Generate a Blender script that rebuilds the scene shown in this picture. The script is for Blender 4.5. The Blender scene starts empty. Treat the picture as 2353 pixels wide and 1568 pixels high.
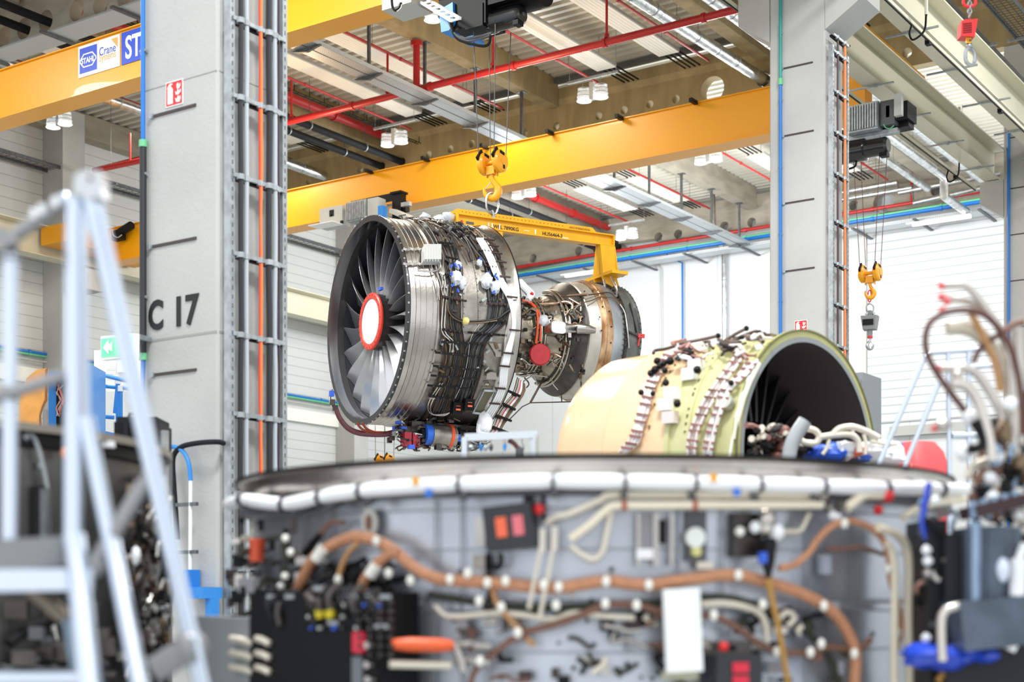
import bpy, math, random
from mathutils import Vector as V, Matrix
random.seed(7)
PI = math.pi; R_ = math.radians
scn = bpy.context.scene
COL = scn.collection

# ------------------------------------------------------------------ camera (level view camera with vertical shift)
FP = 3352.0; CX = 1176.5; HY = 1375.0; E = 1.6       # focal length in px, principal point, eye height
YAW = R_(34.5)
FW = V((-math.sin(YAW), math.cos(YAW), 0)); RT = V((math.cos(YAW), math.sin(YAW), 0)); UP = V((0, 0, 1))
cam = bpy.data.cameras.new('camera'); cam_o = bpy.data.objects.new('camera', cam); COL.objects.link(cam_o)
cam_o.location = (0, 0, E); cam_o.rotation_euler = (PI/2, 0, YAW)
cam.sensor_width = 36; cam.lens = FP*36/2353; cam.shift_y = (HY-784)/2353; cam.clip_end = 300
cam.dof.use_dof = True; cam.dof.focus_distance = 21.0; cam.dof.aperture_fstop = 1.6; cam.dof.aperture_blades = 9
scn.camera = cam_o

# ------------------------------------------------------------------ world and exposure
w = bpy.data.worlds.new('World'); scn.world = w; w.use_nodes = True
bg = w.node_tree.nodes['Background']; bg.inputs[0].default_value = (0.93, 0.97, 1.0, 1); bg.inputs[1].default_value = 1.9
scn.view_settings.view_transform = 'Standard'; scn.view_settings.look = 'None'
scn.view_settings.gamma = 1; scn.view_settings.exposure = -0.38
scn.view_settings.use_curve_mapping = False

def area(name, loc, size, power, col=(1, 1, 1), sy=None, rot=(0, 0, 0)):
    l = bpy.data.lights.new(name, 'AREA'); l.energy = power; l.color = col
    l.shape = 'RECTANGLE' if sy else 'DISK'; l.size = size
    if sy: l.size_y = sy
    o = bpy.data.objects.new(name, l); COL.objects.link(o); o.location = loc; o.rotation_euler = rot
    return o
# high-bay rows of the hall (each row of lamps below the roof) 
for x, y, p, c in (
        (-4, 15, 1500, (1, 1, 1)), (-2, 4, 2200, (1, 1, 1)), (-4, 27, 1000, (1, 1, 1)),
        (-17, 13, 1700, (1, .98, .93)), (-28, 13, 700, (1, .98, .95)),
        (-19, 25, 500, (1, .9, .75)), (-28, 26, 500, (1, .9, .75)),
        (-14, 37.5, 300, (.94, .98, 1)), (-24, 37.5, 300, (.94, .98, 1)), (-3, 37.5, 300, (.94, .98, 1)), (8, 38, 250, (.94, .98, 1))):
    area('hall_light', (x, y, E+12.2), 2.2, p, c)
# added fill points for upward lamp spill; warm ones stand in for crane bounce
for x, y, p in ((-19.5, 38.6, 1100), (-26, 38.6, 1100), (-19.5, 42.5, 600), (-26, 42.5, 600), (-12.5, 39, 900), (-12.5, 42.5, 500), (-5, 41, 900), (-19.5, 28, 240), (-26, 28, 240), (-31, 40, 350)):
    l = bpy.data.lights.new('roof_fill_light', 'POINT'); l.energy = p; l.shadow_soft_size = .5; l.color = (.95, .98, 1) if y > 30 else (1, .80, .52)
    o = bpy.data.objects.new('roof_fill_light', l); COL.objects.link(o); o.location = (x, y, E+11.2)

# ------------------------------------------------------------------ rays
def ray(px, py): return FW + RT*((px-CX)/FP) + UP*((HY-py)/FP)
O = V((0, 0, E))
def atZ(px, py, z): return O + ray(px, py)*z
def onX(px, py, x): r = ray(px, py); return O + r*(x/r.x)
def onY(px, py, y): r = ray(px, py); return O + r*(y/r.y)
def onH(px, py, h): r = ray(px, py); return O + r*(h/r.z)

# ------------------------------------------------------------------ materials
def lin(c):
    if isinstance(c, str):
        c = [int(c[i:i+2], 16)/255 for i in (0, 2, 4)]
    return [((x+.055)/1.055)**2.4 if x > .04045 else x/12.92 for x in c]
MATS = {}
def mat(name, col, rough=.5, metal=0., noise=0., nscale=3., col2=None, bump=0., bscale=None, emit=0., alpha=1., stretch=None, coat=0., aniso=0.):
    if name in MATS: return MATS[name]
    m = bpy.data.materials.new(name); m.use_nodes = True; nt = m.node_tree; b = nt.nodes['Principled BSDF']
    c = lin(col); b.inputs['Base Color'].default_value = (*c, 1)
    b.inputs['Roughness'].default_value = rough; b.inputs['Metallic'].default_value = metal
    if coat: b.inputs['Coat Weight'].default_value = coat
    if aniso: b.inputs['Anisotropic'].default_value = aniso
    if emit:
        b.inputs['Emission Color'].default_value = (*c, 1); b.inputs['Emission Strength'].default_value = emit
    if alpha < 1: b.inputs['Alpha'].default_value = alpha
    if noise or col2 or bump:
        tc = nt.nodes.new('ShaderNodeTexCoord'); mp = nt.nodes.new('ShaderNodeMapping')
        nt.links.new(tc.outputs['Object'], mp.inputs[0])
        if stretch: mp.inputs['Scale'].default_value = stretch
        n = nt.nodes.new('ShaderNodeTexNoise'); n.inputs['Scale'].default_value = nscale; n.inputs['Detail'].default_value = 6
        nt.links.new(mp.outputs[0], n.inputs[0])
        if noise or col2:
            mx = nt.nodes.new('ShaderNodeMix'); mx.data_type = 'RGBA'
            c2 = lin(col2) if col2 else [x*(1-noise) for x in c]
            rp = nt.nodes.new('ShaderNodeValToRGB'); rp.color_ramp.elements[0].position = .38; rp.color_ramp.elements[1].position = .62
            nt.links.new(n.outputs[0], rp.inputs[0]); nt.links.new(rp.outputs[0], mx.inputs[0])
            mx.inputs[6].default_value = (*c, 1); mx.inputs[7].default_value = (*c2, 1)
            nt.links.new(mx.outputs[2], b.inputs['Base Color'])
        if bump:
            n2 = nt.nodes.new('ShaderNodeTexNoise'); n2.inputs['Scale'].default_value = bscale or nscale*4
            nt.links.new(mp.outputs[0], n2.inputs[0])
            bp = nt.nodes.new('ShaderNodeBump'); bp.inputs['Strength'].default_value = bump; bp.inputs['Distance'].default_value = .02
            nt.links.new(n2.outputs[0], bp.inputs['Height']); nt.links.new(bp.outputs[0], b.inputs['Normal'])
    MATS[name] = m; return m
def mat_lines(name, col, colline, pitch, width=.06, axis=2, rough=.45, metal=0., bump=.0):
    """a panel surface with thin joints every «pitch» metres along one axis"""
    if name in MATS: return MATS[name]
    m = mat(name, col, rough, metal); nt = m.node_tree; b = nt.nodes['Principled BSDF']
    tc = nt.nodes.new('ShaderNodeTexCoord'); sp = nt.nodes.new('ShaderNodeSeparateXYZ'); nt.links.new(tc.outputs['Object'], sp.inputs[0])
    mu = nt.nodes.new('ShaderNodeMath'); mu.operation = 'DIVIDE'; mu.inputs[1].default_value = pitch
    fr = nt.nodes.new('ShaderNodeMath'); fr.operation = 'FRACT'; ls = nt.nodes.new('ShaderNodeMath'); ls.operation = 'LESS_THAN'; ls.inputs[1].default_value = width
    nt.links.new(sp.outputs[axis], mu.inputs[0]); nt.links.new(mu.outputs[0], fr.inputs[0]); nt.links.new(fr.outputs[0], ls.inputs[0])
    mx = nt.nodes.new('ShaderNodeMix'); mx.data_type = 'RGBA'; mx.inputs[6].default_value = (*lin(col), 1); mx.inputs[7].default_value = (*lin(colline), 1)
    nt.links.new(ls.outputs[0], mx.inputs[0]); nt.links.new(mx.outputs[2], b.inputs['Base Color'])
    return m
CONC = mat('concrete', 'bdbdb9', .85, noise=.10, nscale=.9, bump=.15, bscale=30)
CONCW = mat('concrete_roof', 'a8a090', .85, noise=.22, nscale=1.2, bump=.15, stretch=(1, 1, 3))
CONCWARM = mat('concrete_warm_lit', 'a9966c', .85, noise=.22, nscale=.7, bump=.1, stretch=(4, 4, 1))  # roof concrete with the middle bay's warm, dim light put into its colour
YEL = mat('crane_yellow', 'eea200', .38, coat=.2)
YEL2 = mat('tool_yellow', 'f3b20c', .35, noise=.1, nscale=6)
CREAM = mat('runway_cream', 'cfcbb4', .4)
STEEL = mat('steel', 'b9bbbc', .32, 1, noise=.3, nscale=9)
ALU = mat('aluminium', 'd5dae0', .35, 1)
GALV = mat('galvanised', 'b4babd', .5, .75, noise=.25, nscale=12)
GALVD = mat('galvanised_dark', '6d7072', .5, .6, noise=.3, nscale=12)
DUCT = mat('duct_foil', 'd9dbdb', .28, 1, noise=.3, nscale=5, bump=.5, bscale=7)
BLACK = mat('black', '0a0a0c', .55)
RUBBER = mat('rubber', '1c1d20', .7)
BLACKG = mat('black_gloss', '101114', .25, coat=.4)
for m_ in (BLACK, RUBBER): m_.node_tree.nodes['Principled BSDF'].inputs['Specular IOR Level'].default_value = .25
RED = mat('pipe_red', 'b52422', .35)
REDB = mat('bright_red', 'd7262b', .4)
ORANGE = mat('orange', 'f0603a', .45)
BLUE = mat('blue', '1f6fd0', .4)
BLUEL = mat('blue_light', '2a86d8', .4)
GREEN = mat('green', '4fa880', .5)
WHITE = mat('white', 'f2f3f3', .5)
WHITEP = mat('white_panel', 'efede6', .5)
GREYP = mat('grey_paint', 'b8bab6', .5)
GREYD = mat('grey_dark', '55575a', .5)
EMIT = mat('lamp_glow', 'ffffff', .5, emit=14)
GLASS = mat('lamp_glass', 'cfd3d2', .2, alpha=.45)

# ------------------------------------------------------------------ mesh builder
ORG = {}
def perp(d):
    d = d.normalized(); a = UP if abs(d.z) < .9 else V((1, 0, 0))
    u = d.cross(a).normalized(); return u, u.cross(d).normalized()
class MB:
    def __init__(s): s.v = []; s.f = []; s.m = []; s.s = []
    def add(s, vs, fs, m=0, sm=False):
        n = len(s.v); s.v += [V(p) for p in vs]
        for q in fs: s.f.append([n+i for i in q]); s.m.append(m); s.s.append(sm)
        return s
    def obox(s, c, a, b, d, m=0):   # half vectors
        c = V(c); vs = [c+a*i+b*j+d*k for i in (-1, 1) for j in (-1, 1) for k in (-1, 1)]
        fs = [(0, 1, 3, 2), (4, 6, 7, 5), (0, 4, 5, 1), (2, 3, 7, 6), (0, 2, 6, 4), (1, 5, 7, 3)]
        if a.cross(b).dot(d) < 0: fs = [q[::-1] for q in fs]
        return s.add(vs, fs, m)
    def box(s, lo, hi, m=0):
        lo = V(lo); hi = V(hi); c = (lo+hi)/2; h = (hi-lo)/2
        return s.obox(c, V((h.x, 0, 0)), V((0, h.y, 0)), V((0, 0, h.z)), m)
    def bar(s, p, q, w, h, up=UP, m=0):
        p = V(p); q = V(q); d = q-p
        if d.length < 1e-6: return s
        x = d.cross(up)
        x = x.normalized() if x.length > 1e-6 else perp(d)[0]
        y = x.cross(d).normalized(); return s.obox((p+q)/2, d/2, x*w/2, y*h/2, m)
    def tube(s, pts, r, seg=8, m=0, closed=False, caps=True, sm=True):
        pts = [V(p) for p in pts]; n = len(pts)
        if n < 2: return s
        rs = r if isinstance(r, (list, tuple)) else [r]*n
        vs = []; u = None
        for i, p in enumerate(pts):
            a = pts[i-1] if (i > 0 or closed) else p; b = pts[(i+1) % n] if (i < n-1 or closed) else p
            t = (b-a); t = t.normalized() if t.length > 1e-9 else UP
            if u is None: u, _ = perp(t)
            u = (u - t*u.dot(t)); u = u.normalized() if u.length > 1e-6 else perp(t)[0]
            w_ = t.cross(u)
            for k in range(seg):
                g = 2*PI*k/seg; vs.append(p+(u*math.cos(g)+w_*math.sin(g))*rs[i])
        fs = []
        for i in range(n if closed else n-1):
            j = (i+1) % n
            for k in range(seg):
                l = (k+1) % seg; fs.append((i*seg+k, i*seg+l, j*seg+l, j*seg+k))
        s.add(vs, fs, m, sm)
        if caps and not closed:
            s.add(vs[:seg], [tuple(range(seg))[::-1]], m); s.add(vs[-seg:], [tuple(range(seg))], m)
        return s
    def cyl(s, p, q, r, seg=16, m=0): return s.tube([p, q], r, seg, m)
    def lathe(s, o, ax, prof, seg=48, m=0, a0=0, a1=2*PI, ref=None, sm=True):
        """prof: (s, r) pairs; closed ring when a1-a0 = 2pi"""
        o = V(o); ax = V(ax).normalized()
        if ref is None: u, w_ = perp(ax); w_ = -w_
        else: u = (ref-ax*ref.dot(ax)).normalized(); w_ = ax.cross(u)
        full = abs(a1-a0-2*PI) < 1e-6; n = seg if full else seg+1; vs = []
        for (t, r) in prof:
            for k in range(n):
                g = a0+(a1-a0)*k/seg; vs.append(o+ax*t+(u*math.cos(g)+w_*math.sin(g))*r)
        fs = []
        for i in range(len(prof)-1):
            for k in range(seg):
                l = (k+1) % n
                fs.append((i*n+k, i*n+l, (i+1)*n+l, (i+1)*n+k))
        return s.add(vs, fs, m, sm)
    def disc(s, o, ax, r, seg=32, m=0, rx=None):
        u, w_ = perp(V(ax)); return s.add([V(o)+(u*math.cos(2*PI*k/seg)+w_*math.sin(2*PI*k/seg))*r for k in range(seg)], [tuple(range(seg))], m)
    def prism(s, poly, vec, m=0):
        poly = [V(p) for p in poly]; vec = V(vec); n = len(poly)
        s.add(poly+[p+vec for p in poly], [tuple(range(n))[::-1], tuple(range(n, 2*n))]+[(i, (i+1) % n, n+(i+1) % n, n+i) for i in range(n)], m); return s
    def ball(s, c, r, m=0, seg=12, sc=(1, 1, 1)):
        vs = []; fs = []; rg = seg//2
        for i in range(rg+1):
            a = PI*i/rg
            for k in range(seg):
                b = 2*PI*k/seg; vs.append(V(c)+V((math.sin(a)*math.cos(b)*sc[0], math.sin(a)*math.sin(b)*sc[1], math.cos(a)*sc[2]))*r)
        for i in range(rg):
            for k in range(seg):
                l = (k+1) % seg; fs.append((i*seg+k, (i+1)*seg+k, (i+1)*seg+l, i*seg+l))
        return s.add(vs, fs, m, True)
    def crumple(s, c, r, m=0, seg=14, sc=(1, 1, 1), amp=.3, rnd=random):
        n0 = len(s.v); s.ball(c, r, m, seg, sc)
        for i in range(n0, len(s.v)): s.v[i] = V(c)+(s.v[i]-V(c))*(1+rnd.uniform(-amp, amp))
        for i in range(len(s.s)-1, -1, -1):
            if min(s.f[i]) >= n0: s.s[i] = False
            else: break
        return s
    def mesh(s, me, mtx, m=0):
        return s.add([mtx @ v.co for v in me.vertices], [tuple(p.vertices) for p in me.polygons], m)
    def build(s, name, mats, parent=None, org=None):
        if not isinstance(mats, (list, tuple)): mats = [mats]
        if parent is not None: o_ = ORG[parent.name]
        elif org is not None: o_ = V(org)
        else:
            xs = [v.x for v in s.v]; ys = [v.y for v in s.v]; zs = [v.z for v in s.v]
            o_ = V(((min(xs)+max(xs))/2, (min(ys)+max(ys))/2, min(zs)))
        me = bpy.data.meshes.new(name); me.from_pydata([v-o_ for v in s.v], [], s.f)
        for mm in mats: me.materials.append(mm)
        for i, p in enumerate(me.polygons): p.material_index = s.m[i]; p.use_smooth = s.s[i]
        me.update(); me.set_sharp_from_angle(angle=R_(38))
        o = bpy.data.objects.new(name, me); COL.objects.link(o)
        if parent is not None: o.parent = parent
        else: o.location = o_
        ORG[o.name] = o_
        return o
def tag(o, label=None, cat=None, group=None, kind=None):
    if label: o['label'] = label
    if cat: o['category'] = cat
    if group: o['group'] = group
    if kind: o['kind'] = kind
    return o
def thing(name, loc, label, cat, group=None):
    o = bpy.data.objects.new(name, None); COL.objects.link(o); o.location = loc; o.empty_display_size = .1
    ORG[o.name] = V(loc); return tag(o, label, cat, group)
def copy_tree(o, parent=None):
    c = o.copy(); COL.objects.link(c); c.parent = parent
    ORG[c.name] = ORG[o.name]
    for ch in [x for x in scn.objects if x.parent == o]: copy_tree(ch, c)
    return c
def outline_mesh(poly, holes=(), thick=.1, bevel=0):
    """flat plate in local XY with round holes, from z=0 to thick"""
    cu = bpy.data.curves.new('tmp', 'CURVE'); cu.dimensions = '2D'; cu.fill_mode = 'BOTH'; cu.extrude = thick/2
    def sp(pts):
        q = cu.splines.new('POLY'); q.points.add(len(pts)-1)
        for i, p in enumerate(pts): q.points[i].co = (p[0], p[1], 0, 1)
        q.use_cyclic_u = True
    sp(poly)
    for h in holes:
        if len(h) == 3:
            n = 28 if h[2] > .05 else 12
            sp([(h[0]+h[2]*math.cos(2*PI*k/n), h[1]+h[2]*math.sin(2*PI*k/n)) for k in range(n)])
        else: sp(h)
    ob = bpy.data.objects.new('tmp', cu); me = bpy.data.meshes.new_from_object(ob)
    bpy.data.objects.remove(ob); bpy.data.curves.remove(cu)
    return me
def frame(o, x, y):
    x = V(x).normalized(); z = x.cross(V(y)).normalized(); y = z.cross(x)
    m = Matrix.Identity(4)
    for i in range(3): m[i][0] = x[i]; m[i][1] = y[i]; m[i][2] = z[i]; m[i][3] = o[i]
    return m
def text_mesh(s, size, bold=.0, thick=.002, align='LEFT', sx=1.):
    cu = bpy.data.curves.new('tmp', 'FONT'); cu.body = s; cu.size = size; cu.offset = bold; cu.extrude = thick/2; cu.align_x = align
    cu.resolution_u = 4
    ob = bpy.data.objects.new('tmp', cu); me = bpy.data.meshes.new_from_object(ob)
    for v in me.vertices: v.co.x *= sx
    bpy.data.objects.remove(ob); bpy.data.curves.remove(cu); return me
def smooth(pts, k=5):
    pts = [V(p) for p in pts]; out = []
    P = [pts[0]*2-pts[1]]+pts+[pts[-1]*2-pts[-2]]
    for i in range(1, len(P)-2):
        a, b, c, d = P[i-1:i+3]
        for j in range(k):
            t = j/k; out.append(.5*((2*b)+(c-a)*t+(2*a-5*b+4*c-d)*t*t+(3*b-a-3*c+d)*t**3))
    out.append(pts[-1]); return out
X_ = V((1, 0, 0)); Y_ = V((0, 1, 0)); Z_ = UP
# ================================================================== THE HALL
def struct(o): o['kind'] = 'structure'; return o
FLOORM = mat('floor_resin', 'a6a9a7', .25, noise=.05, nscale=.6)
struct(MB().box((-37, -2, -.2), (22, 49.5, 0)).build('floor', FLOORM))
WL = mat_lines('wall_panels', 'cfd1cf', 'a9abaa', .33, .07, 2)
WF = mat_lines('wall_panels_far', 'dde1e3', 'b9bdc0', 2.4, .01, 0)
RD = mat_lines('roller_door', 'dde1e3', 'b6bbbf', .28, .16, 2)
b = MB(); b.box((-36.6, -2, 0), (-36.0, 49, E+15.2)); struct(b.build('wall_left', WL))
b = MB(); b.box((-36.6, 48.35, 0), (22, 48.8, E+15.2)); struct(b.build('wall_back', WF))
# roof deck: trapezoidal steel sheet, ribs across the bays
DECK = mat('roof_sheet', 'ddd9cc', .42, .1, noise=.08, nscale=.5)
b = MB(); prof = []; y = 9.3; p = .333
while y < 48.4:
    prof += [(y, 0), (y+.13, 0), (y+.15, .20), (y+.31, .20)]; y += p
vs = []; fs = []
for (yy, zz) in prof: vs += [V((-36.3, yy, E+14.62+zz)), V((22, yy, E+14.62+zz))]
for i in range(len(prof)-1): fs.append((2*i, 2*i+1, 2*i+3, 2*i+2))
b.add(vs, fs); b.box((-36.3, 9.3, E+14.84), (22, 48.6, E+15.0))
struct(b.build('ceiling', DECK))

# round-holed main girders
def girder(y, holes, label, pl=None):
    CONCW = CONCWARM if y == 34.75 else globals()['CONCW']
    t = thing('concrete_girder', (-8, y, E+12.95), label, 'girder', None)
    me = outline_mesh([(-35.98, 0), (21, 0), (21, 1.02), (-35.98, 1.02)], [(h[0], h[1]-12.95, h[2]) for h in holes], .34)
    M = frame(V((0, y+.17, E+12.95)), X_, Z_)
    MB().mesh(me, M).build('web', CONCW, t); bpy.data.meshes.remove(me)
    c = MB(); q = []
    for (dy, z) in ((0, .98), (-.12, 1.12), (-.12, 1.42), (.46, 1.42), (.46, 1.12), (.34, .98)): q.append(V((-35.98, y+dy, E+12.95+z)))
    c.prism(q, (56.98, 0, 0)); c.build('top_flange', CONCW, t)
    return t
def hp(px, py, y, r): q = onY(px, py, y); return (q.x, q.z-E, r)
G2 = [hp(px, py, 34.75, .11) for px, py in ((709, 416), (827, 390), (985, 355), (1035, 343), (1084, 331), (1206, 305), (1278, 290), (1376, 266), (1434, 253), (1493, 240), (1553, 228))]
G2 = [(x, max(z, 13.07), r) for x, z, r in G2]
G2 += [(-17.45+.0, 13.45, .33), (-16.0, 13.42, .2), (-27.95, 13.3, .13), (-28.75, 13.3, .13), (-13.9, 13.4, .3), (-12.2, 13.3, .12)]
q = onY(1637, 205, 34.75); G2[11] = (q.x, 13.45, .34)
girder(34.75, G2, 'warm-lit concrete roof girder with a row of round holes, above the middle yellow crane')
girder(47.8, [hp(px, py, 47.8, .17) for px, py in ((1225, 594), (1330, 577), (1370, 570), (1413, 562), (1513, 545), (1558, 538), (1664, 520), (1727, 511), (1961, 472), (2150, 438))]+[hp(2030, 465, 47.8, .36), (-27.95, 13.3, .13), (-28.75, 13.3, .13)],
       'farthest grey concrete girder with dark round holes along the back wall')
girder(21.7, [hp(px, py, 21.7, .25) for px, py in ((10, 85), (55, 66), (105, 48), (176, 23), (231, 10), (287, -6))]+[(-12, 13.4, .25), (-18, 13.4, .25)],
       'nearest grey concrete girder with large round holes, top left corner')
for i, (y0, y1) in enumerate(((9.3, 21.5), (22.2, 34.6), (35.3, 47.65))):
    for j, x in enumerate((-28.9, -22.4, -15.9, -9.4, -2.9)):
        if (i == 0 and j > 1) or (i == 1 and j == 4): continue
        wh = ('first', 'second', 'third', 'fourth', 'fifth')[j]; wy = ('in the nearest roof bay', 'between the two nearest holed girders', 'in the far roof bay by the back wall')[i]
        c = MB(); c.box((x-.2, y0, E+13.85), (x+.2, y1, E+14.615)); o = c.build('concrete_purlin', CONCWARM if i == 1 else CONCW)
        tag(o, f'{wh} concrete purlin from the left wall, {wy}', 'purlin', 'concrete roof purlins')
# wall pilasters along the left wall
for y, lb in ((15.2, 'seen nearest'), (28.2, 'behind the silver handrail'), (41.25, 'behind the hoisted engine')):
    c = MB(); c.box((-35.99, y-.4, 0), (-35.1, y+.4, E+14.4)); c.box((-35.1, y-.35, E+9.0), (-34.2, y+.35, E+9.6))
    tag(c.build('concrete_pilaster', CONC), f'grey concrete pilaster on the left wall, {lb}', 'pilaster', 'pilasters of the left wall')
struct(MB().box((-36.0, 9, E+13.9), (-35.5, 48, E+14.6)).build('trim_1', CONCW))

# free-standing columns with corbels
def column(y, label):
    t = thing('concrete_column', (-9.4, y+.36, 0), label, 'column')
    c = MB(); x0, x1, y0, y1 = -9.887, -8.94, y, y+.73; k = .025
    P = [V((x0+k, y0, 0)), V((x1-k, y0, 0)), V((x1, y0+k, 0)), V((x1, y1-k, 0)), V((x1-k, y1, 0)), V((x0+k, y1, 0)), V((x0, y1-k, 0)), V((x0, y0+k, 0))]
    c.prism(P, (0, 0, E+12.94)); c.build('shaft', CONC, t)
    for sgn, xa, xb in ((-1, x0, x0-.55), (1, x1, x1+.62)):
        c = MB(); q = [V((xa, y, E+8.95)), V((xb, y, E+9.33)), V((xb, y, E+9.84)), V((xa, y, E+9.84))]
        if sgn < 0: q = q[::-1]
        c.prism(q, (0, .73, 0)); c.build('corbel', CONC, t)
    return t
col1 = column(8.66, 'nearest concrete column, lettered C 17, left of the hoisted engine')
col2 = column(21.70, 'concrete column behind the yellow-green fan case, right of the crane beam')
col3 = column(34.75, 'farthest concrete column, at the right edge beyond the white roller door')
# thin dark formwork joints
JNT = mat('joint_line', '9c9c98', .9); BROWN = mat('anchor_slot', '4a4241', .8)
for t, y, hs in ((col1, 8.66, ()), (col2, 21.7, ())):
    pass
c = MB()
a = onY(325, 772, 8.66); bz = onY(498, 762, 8.66).z
for z, w_ in ((onY(400, 190, 8.66).z, .004), (bz, .010)):
    c.box((-9.88, 8.657, z-w_), (-8.95, 8.66, z+w_)); c.box((-8.94, 8.68, z-w_), (-8.937, 9.37, z+w_))
c.build('cast_joint', JNT, col1)
def slots(t, y, pts):
    for (p1, p2) in pts:
        a = onY(*p1, y); b_ = onY(*p2, y); z = (a.z+b_.z)/2
        c = MB(); c.box((a.x, y-.012, z-.012), (b_.x, y, z+.012)); c.tube([V((a.x-.02, y-.03, z)), V((a.x-.02, y, z))], .025, 10, 1)
        c.build('anchor_rail', [BROWN, GALV], t)
slots(col1, 8.66, [((355, 268), (451, 241)), ((352, 568), (452, 547)), ((357, 861), (452, 851))])
slots(col2, 21.7, [((1801, 158), (1868, 143)), ((1803, 313), (1870, 300)), ((1805, 468), (1871, 457)), ((1806, 624), (1872, 615))])
slots(col3, 34.75, [((2321, 318), (2390, 305)), ((2321, 434), (2390, 424)), ((2322, 540), (2390, 532)), ((2322, 646), (2390, 639)), ((2323, 752), (2390, 747)), ((2324, 200), (2390, 188))])
# lettering
def put_text(s, p, xdir, size, m, parent, name='lettering', bold=.0, sx=1., thick=.004, align='LEFT', updir=Z_):
    me = text_mesh(s, size, bold, thick, align, sx); c = MB(); c.mesh(me, frame(V(p), xdir, updir)); bpy.data.meshes.remove(me)
    return c.build(name, m, parent)
p = onY(341, 757, 8.655); TXT = mat('letter_black', '17181a', .6)
for s_, dx, sx in (('C', .0, .78), ('17', .30, .92)):
    put_text(s_, (p.x+dx, 8.652, p.z-.005), X_, .345, TXT, col1, 'lettering', .011, sx)
# fire signs (extinguisher and flames)
SIGNR = mat('sign_red', 'e0282c', .4); SIGNW = mat('sign_white', 'f4f4f2', .4)
def fire_sign(x0, z0, y, s, label):
    t = thing('fire_sign', (x0+s/2, y, z0), label, 'sign', 'fire extinguisher signs')
    MB().box((x0, y-.006, z0), (x0+s*.98, y-.001, z0+s)).build('backing', SIGNW, t)
    MB().box((x0+.04*s, y-.008, z0+.04*s), (x0+s*.94, y-.006, z0+s*.96)).build('red_field', SIGNR, t)
    c = MB(); M = frame(V((x0, y-.009, z0)), X_, Z_)
    body = [(.13, .1), (.42, .1), (.42, .66), (.38, .74), (.32, .78), (.32, .84), (.4, .86), (.4, .9), (.26, .92), (.16, .84), (.10, .72), (.13, .7), (.2, .8), (.24, .8), (.22, .76), (.16, .72), (.13, .66)]
    me = outline_mesh([(a*s, b*s) for a, b in body], (), .002); c.mesh(me, M); bpy.data.meshes.remove(me)
    for fl in ([(.55, .3), (.62, .12), (.8, .1), (.88, .24), (.84, .36), (.78, .26), (.72, .38), (.66, .24)],
               [(.56, .56), (.6, .42), (.74, .4), (.88, .5), (.86, .62), (.78, .52), (.7, .66), (.66, .5)],
               [(.64, .82), (.66, .66), (.78, .64), (.86, .74), (.84, .86), (.77, .74), (.72, .88)]):
        me = outline_mesh([(a*s, b*s) for a, b in fl], (), .002); c.mesh(me, M); bpy.data.meshes.remove(me)
    c.build('pictogram', SIGNW, t)
    return t
q = onY(382, 249, 8.66); fire_sign(q.x, q.z, 8.66, .215, 'small red fire extinguisher sign above the lettering on the nearest column')
q = onY(1826, 770, 21.7); fire_sign(q.x, q.z, 21.7, .22, 'red fire extinguisher sign low on the column behind the yellow-green fan case')

# cable risers beside the column faces (+X side)
def riser(t_y, z0, z1, label, cables, rungs, rails=(.05, .68)):
    t = thing('cable_riser', (-8.9, t_y+.36, z0), label, 'cable riser')
    xf = -8.94
    for yy in rails:
        c = MB(); y_ = t_y+yy
        c.box((xf+.05, y_-.025, z0), (xf+.12, y_+.025, z1)); c.box((xf+.116, y_-.028, z0), (xf+.125, y_+.028, z1))
        z = z0+.05
        while z < z1: c.box((xf+.1245, y_-.006, z), (xf+.1265, y_+.006, z+.035), 1); z += .075
        c.build('rail', [GALV, GREYD], t)
    for z in rungs:
        c = MB(); c.box((xf+.06, t_y+rails[0], z-.016), (xf+.10, t_y+rails[1], z+.016)); c.box((xf+.12, t_y+rails[0]-.0, z-.004), (xf+.14, t_y+rails[1], z+.03), 1)
        c.build('rung', [BLACK, GALV], t)
        for (yy, r, m) in cables:
            MB().cyl((xf+.13, t_y+yy, z-.015), (xf+.13, t_y+yy, z+.03), r*1.5+.008, 8).build('clamp', GALV, t)
    for (yy, r, m) in cables:
        rnd = random.Random(int(yy*1000)); pts = []; z = z0
        while z < z1+.2: pts.append(V((xf+.14, t_y+yy+rnd.uniform(-.006, .006), z))); z += .45
        c = MB(); c.tube(smooth(pts, 3), r, 8); c.build('cable', m, t)
    return t
DKC = mat('cable_black', '26292c', .5); GRC = mat('cable_grey', 'b3bbc2', .45); ORC = mat('cable_orange', 'f4813f', .45); BRC = mat('cable_brown', '453438', .5)
rz = [onX(575, y_, -8.82).z for y_ in (62, 238, 418, 596, 778, 960, 1140, 1310)]
riser(8.66, .3, E+12, 'galvanised cable ladder with black, grey and orange cables on the nearest column',
      [(.13, .022, DKC), (.20, .019, GRC), (.37, .014, ORC), (.35, .006, mat('cable_red', 'd8383c', .4)), (.47, .026, DKC), (.54, .020, GRC), (.59, .008, BRC)], rz)
rz = [onX(1920, y_, -8.82).z for y_ in (85, 122, 212, 305, 400, 510, 607, 700, 795)]
riser(21.70, .5, E+8.7, 'galvanised cable ladder with a brown and an orange cable, behind the yellow-green fan case',
      [(.18, .018, BRC), (.48, .022, ORC)], rz, rails=(.04, .66))
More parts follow.
